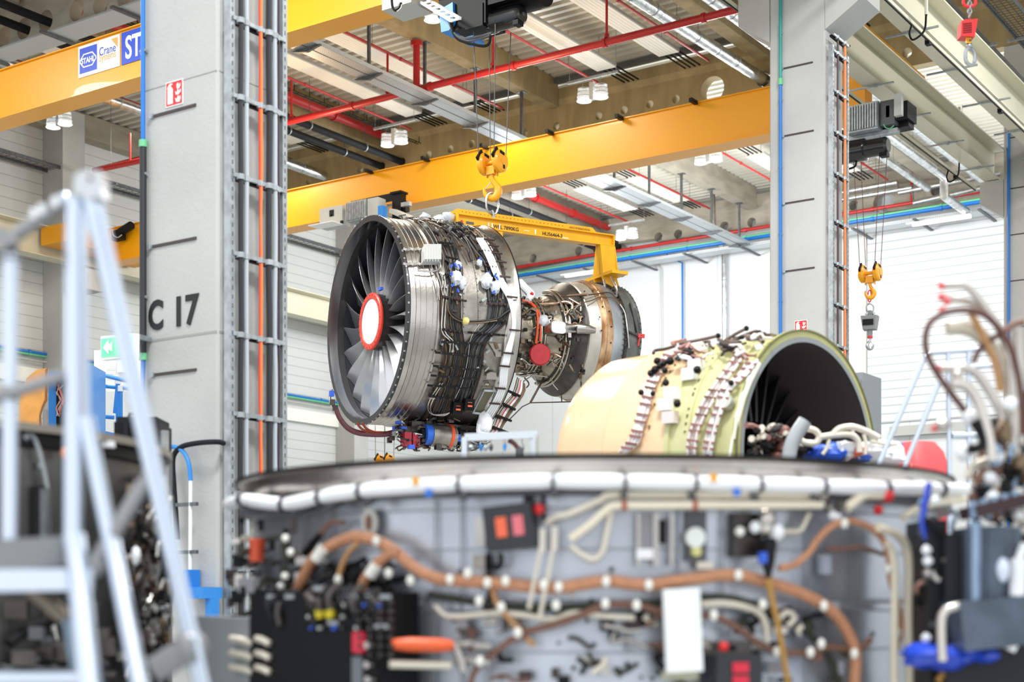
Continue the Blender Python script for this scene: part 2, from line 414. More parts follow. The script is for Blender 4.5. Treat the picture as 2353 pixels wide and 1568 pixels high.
# conduit up the front of the columns
def conduit(px, y, segs, label, r=.016):
    x = onY(px, 400, y).x; t = thing('cable_conduit', (x, y-.05, 0), label, 'conduit')
    for (z0, z1, m, k) in segs: MB().cyl((x, y-.045, z0), (x, y-.045, z1), r*k, 10).build('pipe', m, t)
    z = 1.
    while z < E+12:
        c = MB(); c.tube([V((x-.04, y-.045, z)), V((x+.04, y-.045, z))], .012, 6); c.box((x-.015, y-.03, z-.012), (x+.015, y, z+.012)); c.build('clip', GALV, t); z += 1.07
    return t
z1 = onY(338, 334, 8.62).z; z2 = onY(338, 822, 8.62).z
BLU = mat('pipe_blue', '1e74c8', .35); BLG = mat('pipe_bluegreen', '2f9a94', .35); GRN = mat('pipe_green', '6cc08c', .45)
conduit(338, 8.66, [(0, z2, BLU, 1), (z2-.02, z2+.04, GRN, 1.7), (z2+.03, z1, DKC, 1.5), (z1-.01, z1+.05, GRN, 1.8), (z1+.05, E+12, BLU, 1)], 'thin blue and dark conduit up the left edge of the nearest column', .02)
z1 = onY(1796, 195, 21.66).z
conduit(1796, 21.7, [(0, z1, BLU, 1), (z1, z1+.1, GRN, 1.5), (z1+.1, E+12, BLG, 1)], 'thin blue conduit up the column behind the yellow-green fan case', .026)
conduit(2319, 34.75, [(0, E+12, BLU, 1)], 'thin blue conduit up the farthest column at the right edge', .035)

# runway girders
def runway(x, y0, y1, zb, h, wf, label, arms=(), armx=0, sgn=1):
    t = thing('crane_runway', (x, (y0+y1)/2, E+zb), label, 'crane runway')
    MB().box((x-wf/2, y0, E+zb), (x+wf/2, y1, E+zb+.025)).build('bottom_flange', CREAM, t)
    MB().box((x-.012, y0, E+zb+.025), (x+.012, y1, E+zb+h-.03)).build('web', CREAM, t)
    MB().box((x-wf*.75, y0, E+zb+h-.03), (x+wf*.75, y1, E+zb+h)).build('top_flange', CREAM, t)
    for y in arms:
        c = MB(); c.bar((x-wf/2-.3, y, E+zb-.03), (x+wf/2+.25, y, E+zb-.03), .04, .03); c.box((x+.05, y-.03, E+zb-.06), (x+.1, y+.03, E+zb-.0))
        c.build('cross_arm', GALV, t)
    return t
ay = (22.6, 24.8, 27, 29.15, 31.3, 33.5)
runway(-10.17, 9.5, 34.95, 9.86, .72, .36, 'cream crane runway beam left of the column row, seen from below at upper right', ay)
runway(-8.60, 9.5, 34.95, 9.86, .72, .40, 'cream crane runway beam right of the column row, nearest the upper right corner', ay)
runway(-34.75, 9.5, 47.6, 9.75, .85, .5, 'long cream crane runway beam along the left wall')
for x, lb in ((-10.5, 'left'), (-8.35, 'right')):
    t = thing('conductor_rail', (x, 22, E+9.65), f'slim conductor rail hanging below the {lb} upper runway beam', 'rail')
    MB().box((x-.03, 13, E+9.64), (x+.03, 34.6, E+9.70)).build('rail', CREAM, t); MB().box((x-.012, 13, E+9.625), (x+.012, 34.6, E+9.64)).build('slot', BLACK, t)
    for y in (24.9, 29.2, 33.2):
        MB().box((x-.06, y-.06, E+9.58), (x+.02, y+.06, E+9.70)).build('feed_box', BLACK, t)
    for y in (24, 32.6):
        MB().cyl((x+.25, y, E+9.75), (x+.25, y, E+11), .03, 8).build('drop_pipe', CREAM, t)
        c = MB(); c.tube(smooth([V((x+.25, y, E+9.75)), V((x+.25, y-.1, E+9.45)), V((x+.1, y-.2, E+9.3)), V((x, y-.1, E+9.45)), V((x, y, E+9.62))]), .018, 6); c.build('cable_loop', BLACK, t)

# cable trays
def tray_y(x, y0, y1, z, w_, label, posts=(), top=13.85, perf=True):
    t = thing('cable_tray', (x, (y0+y1)/2, E+z), label, 'cable tray')
    for s in (-1, 1):
        c = MB(); c.box((x+s*(w_/4+.012)-w_/4+.012, y0, E+z), (x+s*(w_/4+.012)+w_/4-.012, y1, E+z+.01)); c.box((x+s*w_/2-.005, y0, E+z), (x+s*w_/2+.005, y1, E+z+.1))
        c.build('tray_sheet', GALVP, t)
    MB().box((x-.03, y0, E+z+.012), (x+.03, y1, E+z+.02)).build('centre_cable', DKC, t)
    for y in posts:
        c = MB(); c.box((x-.035, y-.03, E+z+.02), (x+.035, y+.03, E+top)); c.box((x-.12, y-.09, E+top-.012), (x+.12, y+.09, E+top)); c.build('hanger', GALVD, t)
        c = MB()
        for s in (-1, 1):
            c.prism([V((x, y-.035, E+z-.01)), V((x+s*w_*.62, y-.035, E+z-.01)), V((x+s*w_*.62, y-.035, E+z-.03)), V((x, y-.035, E+z-.11))][::s], (0, .07, 0))
        c.build('bracket', GALVD, t)
    return t
def perf_mat(name, base, dark, sc=28):
    m = mat(name, base, .45, .7); nt = m.node_tree; b = nt.nodes['Principled BSDF']
    tc = nt.nodes.new('ShaderNodeTexCoord'); vo = nt.nodes.new('ShaderNodeTexVoronoi'); vo.inputs['Scale'].default_value = sc; vo.inputs['Randomness'].default_value = 0
    nt.links.new(tc.outputs['Object'], vo.inputs['Vector']); ls = nt.nodes.new('ShaderNodeMath'); ls.operation = 'LESS_THAN'; ls.inputs[1].default_value = .3
    nt.links.new(vo.outputs['Distance'], ls.inputs[0]); mx = nt.nodes.new('ShaderNodeMix'); mx.data_type = 'RGBA'
    mx.inputs[6].default_value = (*lin(base), 1); mx.inputs[7].default_value = (*lin(dark), 1)
    nt.links.new(ls.outputs[0], mx.inputs[0]); nt.links.new(mx.outputs[2], b.inputs['Base Color']); return m
GALVP = perf_mat('galvanised_perforated', 'c6ccd0', '84898c', 16)
tray_y(-22.4, 22.3, 34.6, 12.4, .66, 'perforated steel cable tray hanging diagonally under the brown roof bay', [22.3+2.15*k for k in range(6)])
tray_y(-22.4, 35.3, 47.5, 12.4, .66, 'perforated steel cable tray under the bright far roof bay, right of the yellow spreader beam', [35.9+2.15*k for k in range(6)])
def wire_tray(p, q, w_, label, n=60, side=X_):
    t = thing('wire_tray', (V(p)+V(q))/2, label, 'cable tray'); p = V(p); q = V(q); c = MB()
    for s in (-1, -.5, 0, .5, 1): c.bar(p+side*s*w_/2, q+side*s*w_/2, .012, .012)
    for i in range(n+1):
        a = p.lerp(q, i/n); c.bar(a-side*w_/2, a+side*w_/2, .010, .010)
    for s in (-1, 1): c.bar(p+side*s*w_/2+Z_*.06, q+side*s*w_/2+Z_*.06, .012, .012)
    c.build('wire_grid', GALVD, t)
    c = MB()
    for s in (-1, 1): c.bar(p+side*s*(w_/2+.02), q+side*s*(w_/2+.02), .02, .10)
    c.build('side_profile', GALVD, t)
    for i in range(0, 5):
        a = p.lerp(q, (i+.5)/5); MB().bar(a-side*(w_/2+.2)-Z_*.05, a+side*(w_/2+.2)-Z_*.05, .05, .05).build('support_arm', GALV, t)
    return t
wire_tray((-9.15, 20, E+11.4), (-9.15, 34.6, E+11.4), .45, 'wire mesh cable tray at the top right corner, left one of two', 110)
wire_tray((-8.1, 20, E+11.4), (-8.1, 34.6, E+11.4), .45, 'wire mesh cable tray at the top right corner, right one of two', 110)
wire_tray((-35.5, 12, E+12.65), (-35.5, 47.5, E+12.65), .55, 'wire mesh cable tray running along the top of the left wall', 150)
# tray under the nearest holed girder (sheet with dark arms)
t = thing('cable_tray', (-25, 21.3, E+12.6), 'broad pale cable tray under the nearest girder, above the crane with the blue sign', 'cable tray')
MB().box((-35.5, 20.95, E+12.62), (-10.5, 21.6, E+12.66)).build('tray_sheet', GALVP, t)
for k in range(10):
    x = -34+2.35*k; MB().box((x-.05, 20.75, E+12.56), (x+.05, 21.65, E+12.615)).build('support_arm', GALVD, t)

# dark rails in front of the middle girder top
for y, lb, x0, x1 in ((34.45, 'middle', -28.6, -22.8), (34.45, 'middle', -22.1, -16.2)):
    c = MB(); c.box((x0, 34.2, E+14.38), (x1, 34.3, E+14.5)); c.box((x0, 34.42, E+14.42), (x1, 34.5, E+14.56), 1)
    tag(c.build('ceiling_channel', [GREYD, GALV]), f'dark channel along the top of the holed middle girder, {"left" if x0 < -25 else "right"} of the two', 'channel')

# radiant ceiling panels
RP = mat('radiant_panel', 'f1ede2', .45)
def panel(x0, x1, y0, y1, label, ends=(1,)):
    t = thing('radiant_panel', ((x0+x1)/2, (y0+y1)/2, E+13.9), label, 'ceiling panel', 'white radiant panels below the roof')
    c = MB(); c.box((x0, y0, E+13.9), (x1, y1, E+13.93))
    n = 6
    for i in range(1, n): xx = x0+(x1-x0)*i/n; c.box((xx-.008, y0+.02, E+13.893), (xx+.008, y1-.02, E+13.9))
    c.build('face_plate', RP, t)
    for yy in (y0+.4, y1-.4): MB().cyl(((x0+x1)/2, yy, E+13.93), ((x0+x1)/2, yy, E+14.64), .006, 5).build('hanger_rod', GALVD, t)
    c = MB(); c.box((x0-.01, y0, E+13.93), (x0+.01, y1, E+14.0)); c.box((x1-.01, y0, E+13.93), (x1+.01, y1, E+14.0)); c.build('edge', GREYP, t)
    for e in ends:
        for i in range(4):
            xx = x0+(x1-x0)*(i+.5)/4; ya, yb = (y1, y1+1.3) if e > 0 else (y0-1.3, y0)
            MB().cyl((xx, ya, E+13.98), (xx, yb, E+13.98), .022, 6).build('feed_pipe', BLACK, t)
    return t
n_ = {-26.4: 'first', -24.35: 'second', -19.95: 'third', -18.1: 'fourth'}
for x in (-26.4, -24.35, -19.95, -18.1):
    panel(x, x+.58, 22.6, 33, f'long white radiant panel under the brown roof bay, {n_[x]} from the left')
    panel(x, x+.58, 42.1, 45.5, f'short white radiant panel under the far bright roof bay, {n_[x]} from the left', (-1, 1))
for x, l_ in ((-32.6, 'left'), (-30.9, 'right')):
    panel(x, x+.58, 22.6, 33, f'white radiant panel near the left wall under the signed crane, {l_} of two')
panel(-13.5, -12.9, 22.6, 33, 'white radiant panel above the hoist, right part of the brown roof bay')

# pipes running along the roof
def pipe(name, pts, r, m, label, cat, parts=(), group=None, seg=10, joints=True):
    t = thing(name, V(pts[0]), label, cat, group)
    MB().tube(pts, r, seg).build('pipe_run', m, t)
    if 'under the' in label and pts[0][2] > E+13.5:
        for f_ in (.15, .5, .85): a = V(pts[0]).lerp(V(pts[-1]), f_); MB().cyl(a, (a.x, a.y, E+14.64), .006, 5).build('hanger_rod', GALVD, t)
    if joints:
        for i in range(len(pts)-1):
            a, b_ = V(pts[i]), V(pts[i+1]); L = (b_-a).length; n = int(L/2.6); d = (b_-a).normalized()
            for k in range(1, n+1):
                c0 = a.lerp(b_, k/(n+1)); MB().cyl(c0-d*.04, c0+d*.04, r*1.25+.004, 12).build('coupling', m, t)
    return t
for j, x in enumerate((-31.5, -26.62, -23.35, -20.1, -16.95, -13.6)):
    wh = ('first', 'second', 'third', 'fourth', 'fifth', 'sixth')[j]
    pipe('sprinkler_pipe', [(x, 22.2, E+13.72), (x, 33.5, E+13.72)], .035, RED, f'thin red sprinkler pipe under the brown roof bay, {wh} from the left wall', 'pipe', group='red sprinkler branch pipes')
    if 0 < j < 5: pipe('sprinkler_pipe', [(x, 35.4, E+13.72), (x, 46.4, E+13.72)], .035, RED, f'thin red sprinkler pipe under the far bright roof bay, {wh} from the left wall', 'pipe', group='red sprinkler branch pipes')
for y0, y1, lb in ((22.2, 34.5, 'brown roof bay'), (35.2, 47.6, 'far bright roof bay')):
    pipe('sprinkler_main', [(-28.3, y0, E+14.05), (-28.3, y1, E+14.05)], .13, RED, f'thick red sprinkler main along a purlin in the {lb}', 'pipe')
yb = onH(640, 288, 12.6).y
t = pipe('sprinkler_main', [(-34.5, 28.45, E+12.6), (-12.0, 28.45, E+12.6)], .085, RED, 'long red sprinkler main crossing under the brown roof bay', 'pipe')
q = onY(957, 150, 28.45); MB().cyl((q.x, 28.45, E+12.6), (q.x, 28.45, E+13.75), .085, 12).build('riser', RED, t); MB().cyl((q.x, 28.45, E+13.68), (q.x, 28.45, E+13.8), .15, 14).build('flange', RED, t)
for px_, x in ((0, -26.62), (0, -20.1), (0, -16.95), (0, -23.35)):
    MB().cyl((x, 28.45, E+12.6), (x, 28.45, E+13.72), .03, 8).build('branch_riser', RED, t); MB().cyl((x, 28.45, E+12.7), (x, 28.45, E+12.78), .06, 10).build('flange', RED, t)
q0 = onY(237, 388, 25.0); q1 = onY(330, 368, 25.0)
t = pipe('sprinkler_end', [q0, q1+(q1-q0)*3], .07, RED, 'red sprinkler pipe end left of the nearest column, under the signed crane', 'pipe')
q = onY(299, 374, 25.0); MB().cyl(q, q+Z_*.75, .025, 8).build('riser', RED, t); MB().cyl(q0+V((.3, 0, 0)), V((q0.x+.3, q0.y, E+14.64)), .006, 5).build('hanger_rod', GALVD, t)
for x, lb in ((-27.95, 'right'), (-28.75, 'left')):
    for y0, y1, l2 in ((22.2, 35.3, 'brown roof bay'), (35.7, 47.9, 'far bright roof bay')):
        t = thing('drain_pipe', (x, y0, E+13.3), f'black drain pipe in the {l2}, {lb} one of the pair', 'pipe', 'black drain pipes')
        MB().cyl((x, y0, E+13.3), (x, y1, E+13.3), .105, 14).build('pipe_run', RUBBER, t)
        for k in range(5):
            y = y0+1.2+k*2.4; MB().cyl((x, y-.02, E+13.3), (x, y+.02, E+13.3), .125, 14).build('pipe_clamp', GALV, t); MB().cyl((x, y, E+13.4), (x, y, E+14.6), .008, 5).build('hanger_rod', GALVD, t)
for pp, lb in (((18, 12, 105, 48), 'upper'), ((-40, 22, 55, 66), 'lower')):
    a = onY(pp[2], pp[3], 21.7); t = thing('drain_pipe', a, f'black drain pipe entering a girder hole at top left, {lb} one', 'pipe', 'black drain pipes at top left')
    MB().cyl((a.x, 12, a.z), (a.x, 21.9, a.z), .1, 14).build('pipe_run', RUBBER, t)
    MB().cyl((a.x, 19.6, a.z), (a.x, 19.66, a.z), .12, 14).build('pipe_clamp', WHITE, t)
t = thing('wire_tray', (-27.0, 28, E+13.75), 'narrow black wire tray with upright tabs beside the thick red main', 'cable tray')
c = MB()
for s in (-.06, .06): c.bar((-27.0+s, 22.2, E+13.6), (-27.0+s, 34.4, E+13.6), .015, .02)
for k in range(41): c.bar((-27.06, 22.2+.3*k, E+13.6), (-26.94, 22.2+.3*k, E+13.6), .012, .012)
c.build('wire_rail', BLACK, t)
for k in range(21): MB().bar((-26.94, 22.3+.6*k, E+13.6), (-26.94, 22.3+.6*k, E+13.78), .015, .015).build('upright_tab', BLACK, t)
def duct(pts, r, label, seg=14):
    t = thing('foil_duct', V(pts[0]), label, 'duct', 'foil wrapped ducts'); MB().tube(pts, r, seg).build('duct_run', DUCT, t)
    if V(pts[0]).z > E+12.9:
        for f_ in (.2, .7): a = V(pts[0]).lerp(V(pts[1]), f_); MB().cyl(a, (a.x, a.y, E+14.64), .006, 5).build('hanger_rod', GALVD, t)
    for i in range(len(pts)-1):
        a, b_ = V(pts[i]), V(pts[i+1]); L = (b_-a).length; d = (b_-a).normalized(); n = int(L/1.0)
        for k in range(1, n): c0 = a.lerp(b_, k/n); MB().cyl(c0-d*.02, c0+d*.02, r*1.06, seg).build('foil_band', GALV, t)
    return t
duct([(-16.35, 22.2, E+13.42), (-16.0, 35.2, E+13.42)], .15, 'silver foil duct entering a hole of the middle girder beside the column')
duct([(-14.8, 22.2, E+13.42), (-14.8, 34.5, E+13.42)], .15, 'silver foil duct close above the column corbel, right of the other one')
duct([(-30.9, 22.2, E+13.3), (-30.9, 34.5, E+13.3)], .15, 'silver foil duct near the left wall, under the signed crane')
duct([(-13.5, 35.3, E+13.0), (-13.5, 46.6, E+13.0)], .22, 'broadest silver foil duct in the far bay, below the upper runway beam')
duct([(-14.5, 35.3, E+13.0), (-14.5, 44.6, E+13.0), (-14.5, 44.6, E+12.4), (-14.5, 46.9, E+12.4)], .13, 'middle silver foil duct in the far bay with a drop near the back girder')
duct([(-15.35, 35.3, E+13.0), (-15.35, 45.6, E+13.0)], .11, 'thinnest silver foil duct in the far bay, left of the others')
for dz, lb in ((0, 'upper'), (-.32, 'lower')):
    z = lambda px, py: onY(px, py, 46.9)
    dy = 24 if dz else 0
    duct([onY(1900, 448+dy*.7, 46.9), onY(2062+dy*1.4, 419+dy*.5, 46.9), onY(2066+dy*1.4, 443+dy, 46.9), onY(2300, 398+dy, 46.9)], .085, f'silver foil pipe stepping along the back girder, {lb} one of two')
# back wall services
y = 47.15
pipe('sprinkler_main', [onY(1100, 629, y), onY(2330, 428, y)], .06, RED, 'red sprinkler main along the back wall girder', 'pipe')
q = onY(2095, 467, y); t = pipe('sprinkler_main', [q, q+Z_*1.0], .05, RED, 'short red riser pipe meeting the back wall main, right of the second column', 'pipe', joints=False)
for i, (dz, m, lb) in enumerate(((0, BLU, 'blue'), (.07, GRN, 'green'))):
    a, b_ = onY(1100, 648, y-.1), onY(2330, 451, y-.1)
    pipe('service_pipe', [a+Z_*dz-Y_*dz*.3, b_+Z_*dz-Y_*dz*.3], .05 if i else .075, m, f'{lb} service pipe along the back wall under the red main', 'pipe')
t = thing('cable_tray', onY(1700, 575, 47.2), 'long pale cable tray along the back wall with dark support arms', 'cable tray')
zt = onY(1500, 598, 46.88).z
MB().box((-36, 46.9, zt), (-8, 47.5, zt+.03)).box((-36, 46.88, zt), (-8, 46.9, zt+.1)).build('tray_sheet', GALVP, t)
for k in range(13):
    x = -35+2.1*k; MB().box((x-.05, 46.5, zt-.05), (x+.05, 48.3, zt-.002)).build('support_arm', GALVD, t)
for px_, w2, lb in ((2145, 95, 'above the roller door'), (1325, 50, 'left of the yellow lifting leg')):
    a = onY(px_-w2/2, HY-(HY-(505 if px_ > 2000 else 628))-0, 46.7); L = 1.9
    t = thing('tube_lamp', a, f'slim white tube lamp under the back wall tray, {lb}', 'lamp'); a.z = zt-.22
    MB().box((a.x, 46.62, a.z), (a.x+L, 46.74, a.z+.09)).build('diffuser', mat('tube_glow', 'ffffff', emit=1.2), t); MB().box((a.x-.2, 46.62, a.z+.09), (a.x+L, 46.74, a.z+.13)).build('housing', WHITE, t)
def wp(px, py): return onY(px, py, 48.2)
pipe('wall_pipe', [onY(1531, 573, 47.3), wp(1534, 588), wp(1568, 605), wp(1569, 900)], .035, BLU, 'thin blue pipe dropping down the white back wall', 'pipe', joints=False)
pipe('wall_pipe', [wp(1505, 603), wp(1519, 618), wp(1521, 900)], .02, GREYP, 'thin grey pipe down the back wall, left of the blue one', 'pipe', joints=False)
duct([onY(1638, 448, 47.0), onY(1640, 530, 47.0), wp(1664, 580), wp(1666, 900)], .09, 'foil wrapped downpipe on the back wall, left of the second column')
struct(MB().box((onY(1993, 600, 48.3).x, 48.30, onY(1993, 975, 48.3).z), (onY(2313, 600, 48.3).x, 48.34, onY(1993, 523, 48.3).z)).build('door_1', RD))
b = MB(); x0 = onY(1985, 600, 48.3).x; x1 = onY(2320, 600, 48.3).x
b.box((x0, 48.2, 0), (x0+.1, 48.34, onY(1993, 520, 48.3).z)); b.box((x1, 48.2, 0), (x1+.1, 48.34, onY(1993, 520, 48.3).z)); struct(b.build('trim_2', WHITEP))
z0 = onY(2100, 1000, 48.2).z; z1 = onY(2100, 978, 48.2).z
struct(MB().box((-17.5, 48.1, z0), (-4, 48.34, z1)).build('trim_3', GREYP))
# ground-level doors far right
for k in range(4):
    xx = onY(2158+85*k, 1150, 47.9).x; x2 = onY(2158+85*(k+1)-6, 1150, 47.9).x
    struct(MB().box((xx, 47.9, 0), (x2, 48.0, onY(2200, 1040, 47.9).z)).build('door_2' if k == 0 else f'door_{k+2}', mat('door_grey', 'd7dadb', .5)))
# left wall blue / green pipes and pale conduit
for px0, py0, px1, py1, m, r, lb in ((0, 797, 755, 920, BLU, .045, 'blue'), (0, 803, 755, 927, GRN, .035, 'green'), (0, 816, 755, 939, GREYP, .03, 'pale grey')):
    a = onX(px0, py0, -35.85); pipe('service_pipe', [(a.x, 12, a.z), (a.x, 47.5, a.z)], r, m, f'{lb} service pipe along the left wall', 'pipe')
struct(MB().box((-36, 9, onX(0, 870, -35.9).z), (-35.85, 48, onX(0, 835, -35.9).z)).build('trim_4', WHITEP))

# lamps: a rail on two wires, two glass-skirted drums under it
def lamp_pair():
    t = thing('high_bay_lamp', (0, 0, 0), 'x', 'lamp', 'twin high bay lamps')
    MB().box((-.75, -.03, .52), (.75, .03, .58)).build('rail', GALV, t)
    for s in (-.7, .7): MB().cyl((s, 0, .58), (s, 0, 1.96), .006, 5).build('hanger_wire', GALV, t)
    MB().box((-.06, -.07, -.02), (.06, .07, .42)).build('gear_box', GREYP, t)
    for s in (-.25, .25):
        c = MB(); c.lathe((s, 0, 0), Z_, [(-.02, .19), (.30, .165), (.34, .08)], 20); o = c.build('shade', GLASS, t)
        c = MB()
        for z in (0, .1, .2, .3): c.lathe((s, 0, z), Z_, [(-.008, .20-z*.08), (.008, .20-z*.08)], 20)
        c.build('shade_ring', GALV, t)
        MB().cyl((s, 0, -.01), (s, 0, .03), .165, 20).build('bulb', EMIT, t)
        c = MB(); c.tube([V((s-.1, 0, .32)), V((s, 0, .52)), V((s+.1, 0, .32))], .006, 5); c.build('hanger', GALVD, t)
    return t
lp = lamp_pair(); first = True
for x, y, lb in ((-19.55, 32.1, 'hanging before the middle girder, right of the hoist ropes'), (-26.1, 32.1, 'hanging left of the hoist ropes before the middle girder'),
                 (-19.55, 25.7, 'beside the black hoist motor at the top'), (-32.6, 25.7, 'under the signed crane, left of the nearest column'),
                 (-26.1, 38.65, 'just under the crane beam, left above the spreader beam'), (-19.55, 38.65, 'just under the right part of the crane beam'),
                 (-26.1, 45.2, 'low in the far bay, right above the yellow spreader leg')):
    o = lp if first else copy_tree(lp); first = False
    o.location = (x, y, E+12.85); o['label'] = 'lit high bay lamp pair '+lb; ORG[o.name] = V(o.location)
# ================================================================== CRANES, HOISTS, HOOKS
LOGOB = mat('sign_blue', '2148c4', .4)
def bridge(y, x0, x1, label):
    t = thing('bridge_crane', ((x0+x1)/2, y+.2, E+9.69), label, 'crane', 'yellow bridge cranes')
    z0, z1 = E+9.69, E+10.66
    c = MB(); c.box((x0, y, z0+.012), (x1, y+.40, z1)); c.build('box_girder', YEL, t)
    MB().box((x0, y-.05, z1), (x1, y+.45, z1+.02)).build('top_flange', YEL, t)
    MB().box((x0, y-.07, z0-.012), (x1, y+.47, z0+.012)).build('bottom_flange', YEL, t)
    MB().box((x0-1.0, y-1.5, z0+.35), (x0, y+1.9, z1-.1)).build('end_carriage', YEL, t)
    c = MB(); c.box((x1, y-1.8, z0+.95), (x1+.35, y+2.6, z1+.5)); c.build('end_carriage', YEL, t)
    return t
crA = bridge(18.46, -33.6, -10.75, 'nearest yellow bridge crane girder, with blue and white signs at the upper left')
crB = bridge(28.15, -33.6, -10.75, 'long yellow bridge crane girder crossing behind the hook block in mid picture')
for px_, py_ in ((1600, 237), (1430, 273), (1270, 305), (1120, 340), (985, 371), (855, 398)):
    q = onY(px_, py_, 28.12); c = MB(); c.box((q.x-.04, 27.85, E+10.62), (q.x+.04, 28.12, E+10.70)); c.build('end_stop', BLACK, crB)
# signs on crane A
ys = 18.455
a = onY(181, 145, ys); b_ = onY(276, 120, ys); zt_ = onY(181, 109, ys).z; zb_ = onY(181, 181, ys).z; L = b_.x-a.x; Hs = zt_-zb_
t = thing('maker_sign', (a.x+L/2, ys, zb_), 'white sign with blue octagon logo and orange corner on the nearest yellow crane', 'sign')
MB().box((a.x, ys-.012, zb_), (b_.x, ys-.004, zt_)).build('backing', SIGNW, t)
MB().box((a.x+.02*L+.02, ys-.015, zb_+.07), (a.x+.46*L, ys-.012, zt_-.05)).build('blue_field', LOGOB, t)
cx_, cz_ = a.x+.245*L, zb_+Hs*.5; c = MB(); M = frame(V((cx_, ys-.018, cz_)), X_, Z_)
def octo(w_, h_, k): return [(-w_+k, -h_), (w_-k, -h_), (w_, -h_+k), (w_, h_-k), (w_-k, h_), (-w_+k, h_), (-w_, h_-k), (-w_, -h_+k)]
me = outline_mesh(octo(.2*L, .22*Hs, .09*L), [octo(.18*L, .22*Hs-.02*L, .08*L)], .003); c.mesh(me, M); bpy.data.meshes.remove(me)
c.build('octagon', SIGNW, t)
put_text('STAHL', (cx_, ys-.018, cz_-.045*L), X_, .125*L, SIGNW, t, 'lettering', .003*L, .9, align='CENTER')
put_text('Crane', (a.x+.51*L, ys-.015, zb_+Hs*.50), X_, .19*L, LOGOB, t, 'lettering', 0, .85)
put_text('Systems', (a.x+.51*L, ys-.015, zb_+Hs*.32), X_, .17*L, mat('sign_orange', 'f2a65a', .4), t, 'lettering', 0, .74)
c = MB(); c.prism([V((a.x+.80*L, ys-.015, zt_-.05)), V((a.x+.96*L, ys-.015, zt_-.21*L)), V((a.x+.96*L, ys-.015, zt_-.05))], (0, .004, 0)); c.build('corner_mark', mat('sign_orange', 'f2a65a'), t)
x2 = onY(280, 120, ys).x
t = thing('maker_sign', (x2+1, ys, zb_), 'blue sign with large white letters ST on the crane, cut off by the column', 'sign')
MB().box((x2, ys-.012, zb_-.0), (x2+2.6*L, ys-.004, zt_)).build('blue_field', LOGOB, t)
put_text('STAHL', (x2+.09*L, ys-.014, zb_+Hs*.16), X_, Hs*.98, SIGNW, t, 'lettering', .012, .70)

# hooks
def hook_pts(o, s, u, mirror=1):
    P = [(0, .1, .10), (0, -.12, .10), (.10, -.30, .12), (.22, -.48, .15), (.22, -.68, .16), (.08, -.86, .15), (-.12, -.86, .12), (-.27, -.70, .09), (-.31, -.52, .05), (-.29, -.46, .03)]
    return smooth([V(o)+u*(a*s*mirror)+Z_*(b*s) for a, b, r in P], 4), [P[min(i//4, len(P)-1)][2]*s+(P[min(i//4+1, len(P)-1)][2]-P[min(i//4, len(P)-1)][2])*s*(i % 4)/4 for i in range(4*(len(P)-1)+1)]
def hook_part(o, s, u, m, parent, mirror=1, latch=True):
    pts, rs = hook_pts(o, s, u, mirror); MB().tube(pts, rs, 12).build('hook', m, parent)
    if latch: MB().bar(V(o)+u*(.0)*s-Z_*.22*s, V(o)-u*.28*s*mirror-Z_*.52*s, .05*s, .03*s).build('safety_latch', GALV, parent)
def link(o, rx, rz, r, u, m, name, parent, n=24):
    pts = [V(o)+u*(rx*math.cos(2*PI*k/n))+Z_*(rz*math.copysign(abs(math.sin(2*PI*k/n))**.8, math.sin(2*PI*k/n))) for k in range(n)]
    return MB().tube(pts, r, 8, closed=True).build(name, m, parent)
def hook_block(c0, label, ztop, rs=.175, wire=GREYD, spread=.06):
    """c0: middle of the sheave axle. Axle along X"""
    c0 = V(c0); t = thing('hook_block', c0, label, 'crane hook', 'yellow hook blocks')
    for s in (-1, 1):
        o = c0+X_*(s*.145)
        c = MB(); prof = [(-.055, 0), (-.055, rs*.82), (-.03, rs), (.03, rs), (.055, rs*.82), (.055, 0)]
        c.lathe(o, X_, prof, 28); h = c.build('sheave_guard', YEL, t)
        c = MB(); c.lathe(o, X_, [(.054, .05), (.062, .05), (.062, .0)], 16)
        c.build('hub_cap', YEL, h)
        c = MB(); c.obox(o+V((-.0, -.5*rs-.05, rs*.62)), V((.016, 0, 0)), V((0, .35*rs, .42*rs)), V((0, .02, -.02))); c.build('rope_slot', BLACK, h)
        c = MB(); c.obox(o+X_*.057+V((0, -.02, rs*.66)), V((.002, 0, 0)), V((0, .06, -.01)), V((0, .003, .022))); c.obox(o+X_*.057+V((0, .03, -rs*.5)), V((.002, 0, 0)), V((0, .025, 0)), V((0, 0, .03))); c.build('label_plate', BLACK, h)
    MB().cyl(c0-X_*.1, c0+X_*.1, .035, 14).build('axle', YEL, t)
    c = MB(); c.box(c0+V((-.075, -.06, -.19)), c0+V((.075, .06, -.06))); c.box(c0+V((-.10, -.025, -.22)), c0+V((-.085, .025, .02))); c.box(c0+V((.085, -.025, -.22)), c0+V((.10, .025, .02))); c.build('yoke', YEL, t)
    for s, k in ((-1, -1), (-1, 1), (1, -1), (1, 1)):
        p = c0+V((s*.145, k*rs*.9, .03)); q = c0+V((s*(.145+spread), k*rs*.9+.05*k, ztop-c0.z))
        MB().cyl(p, q, .0075, 5).build('wire_rope', wire, t)
    return t
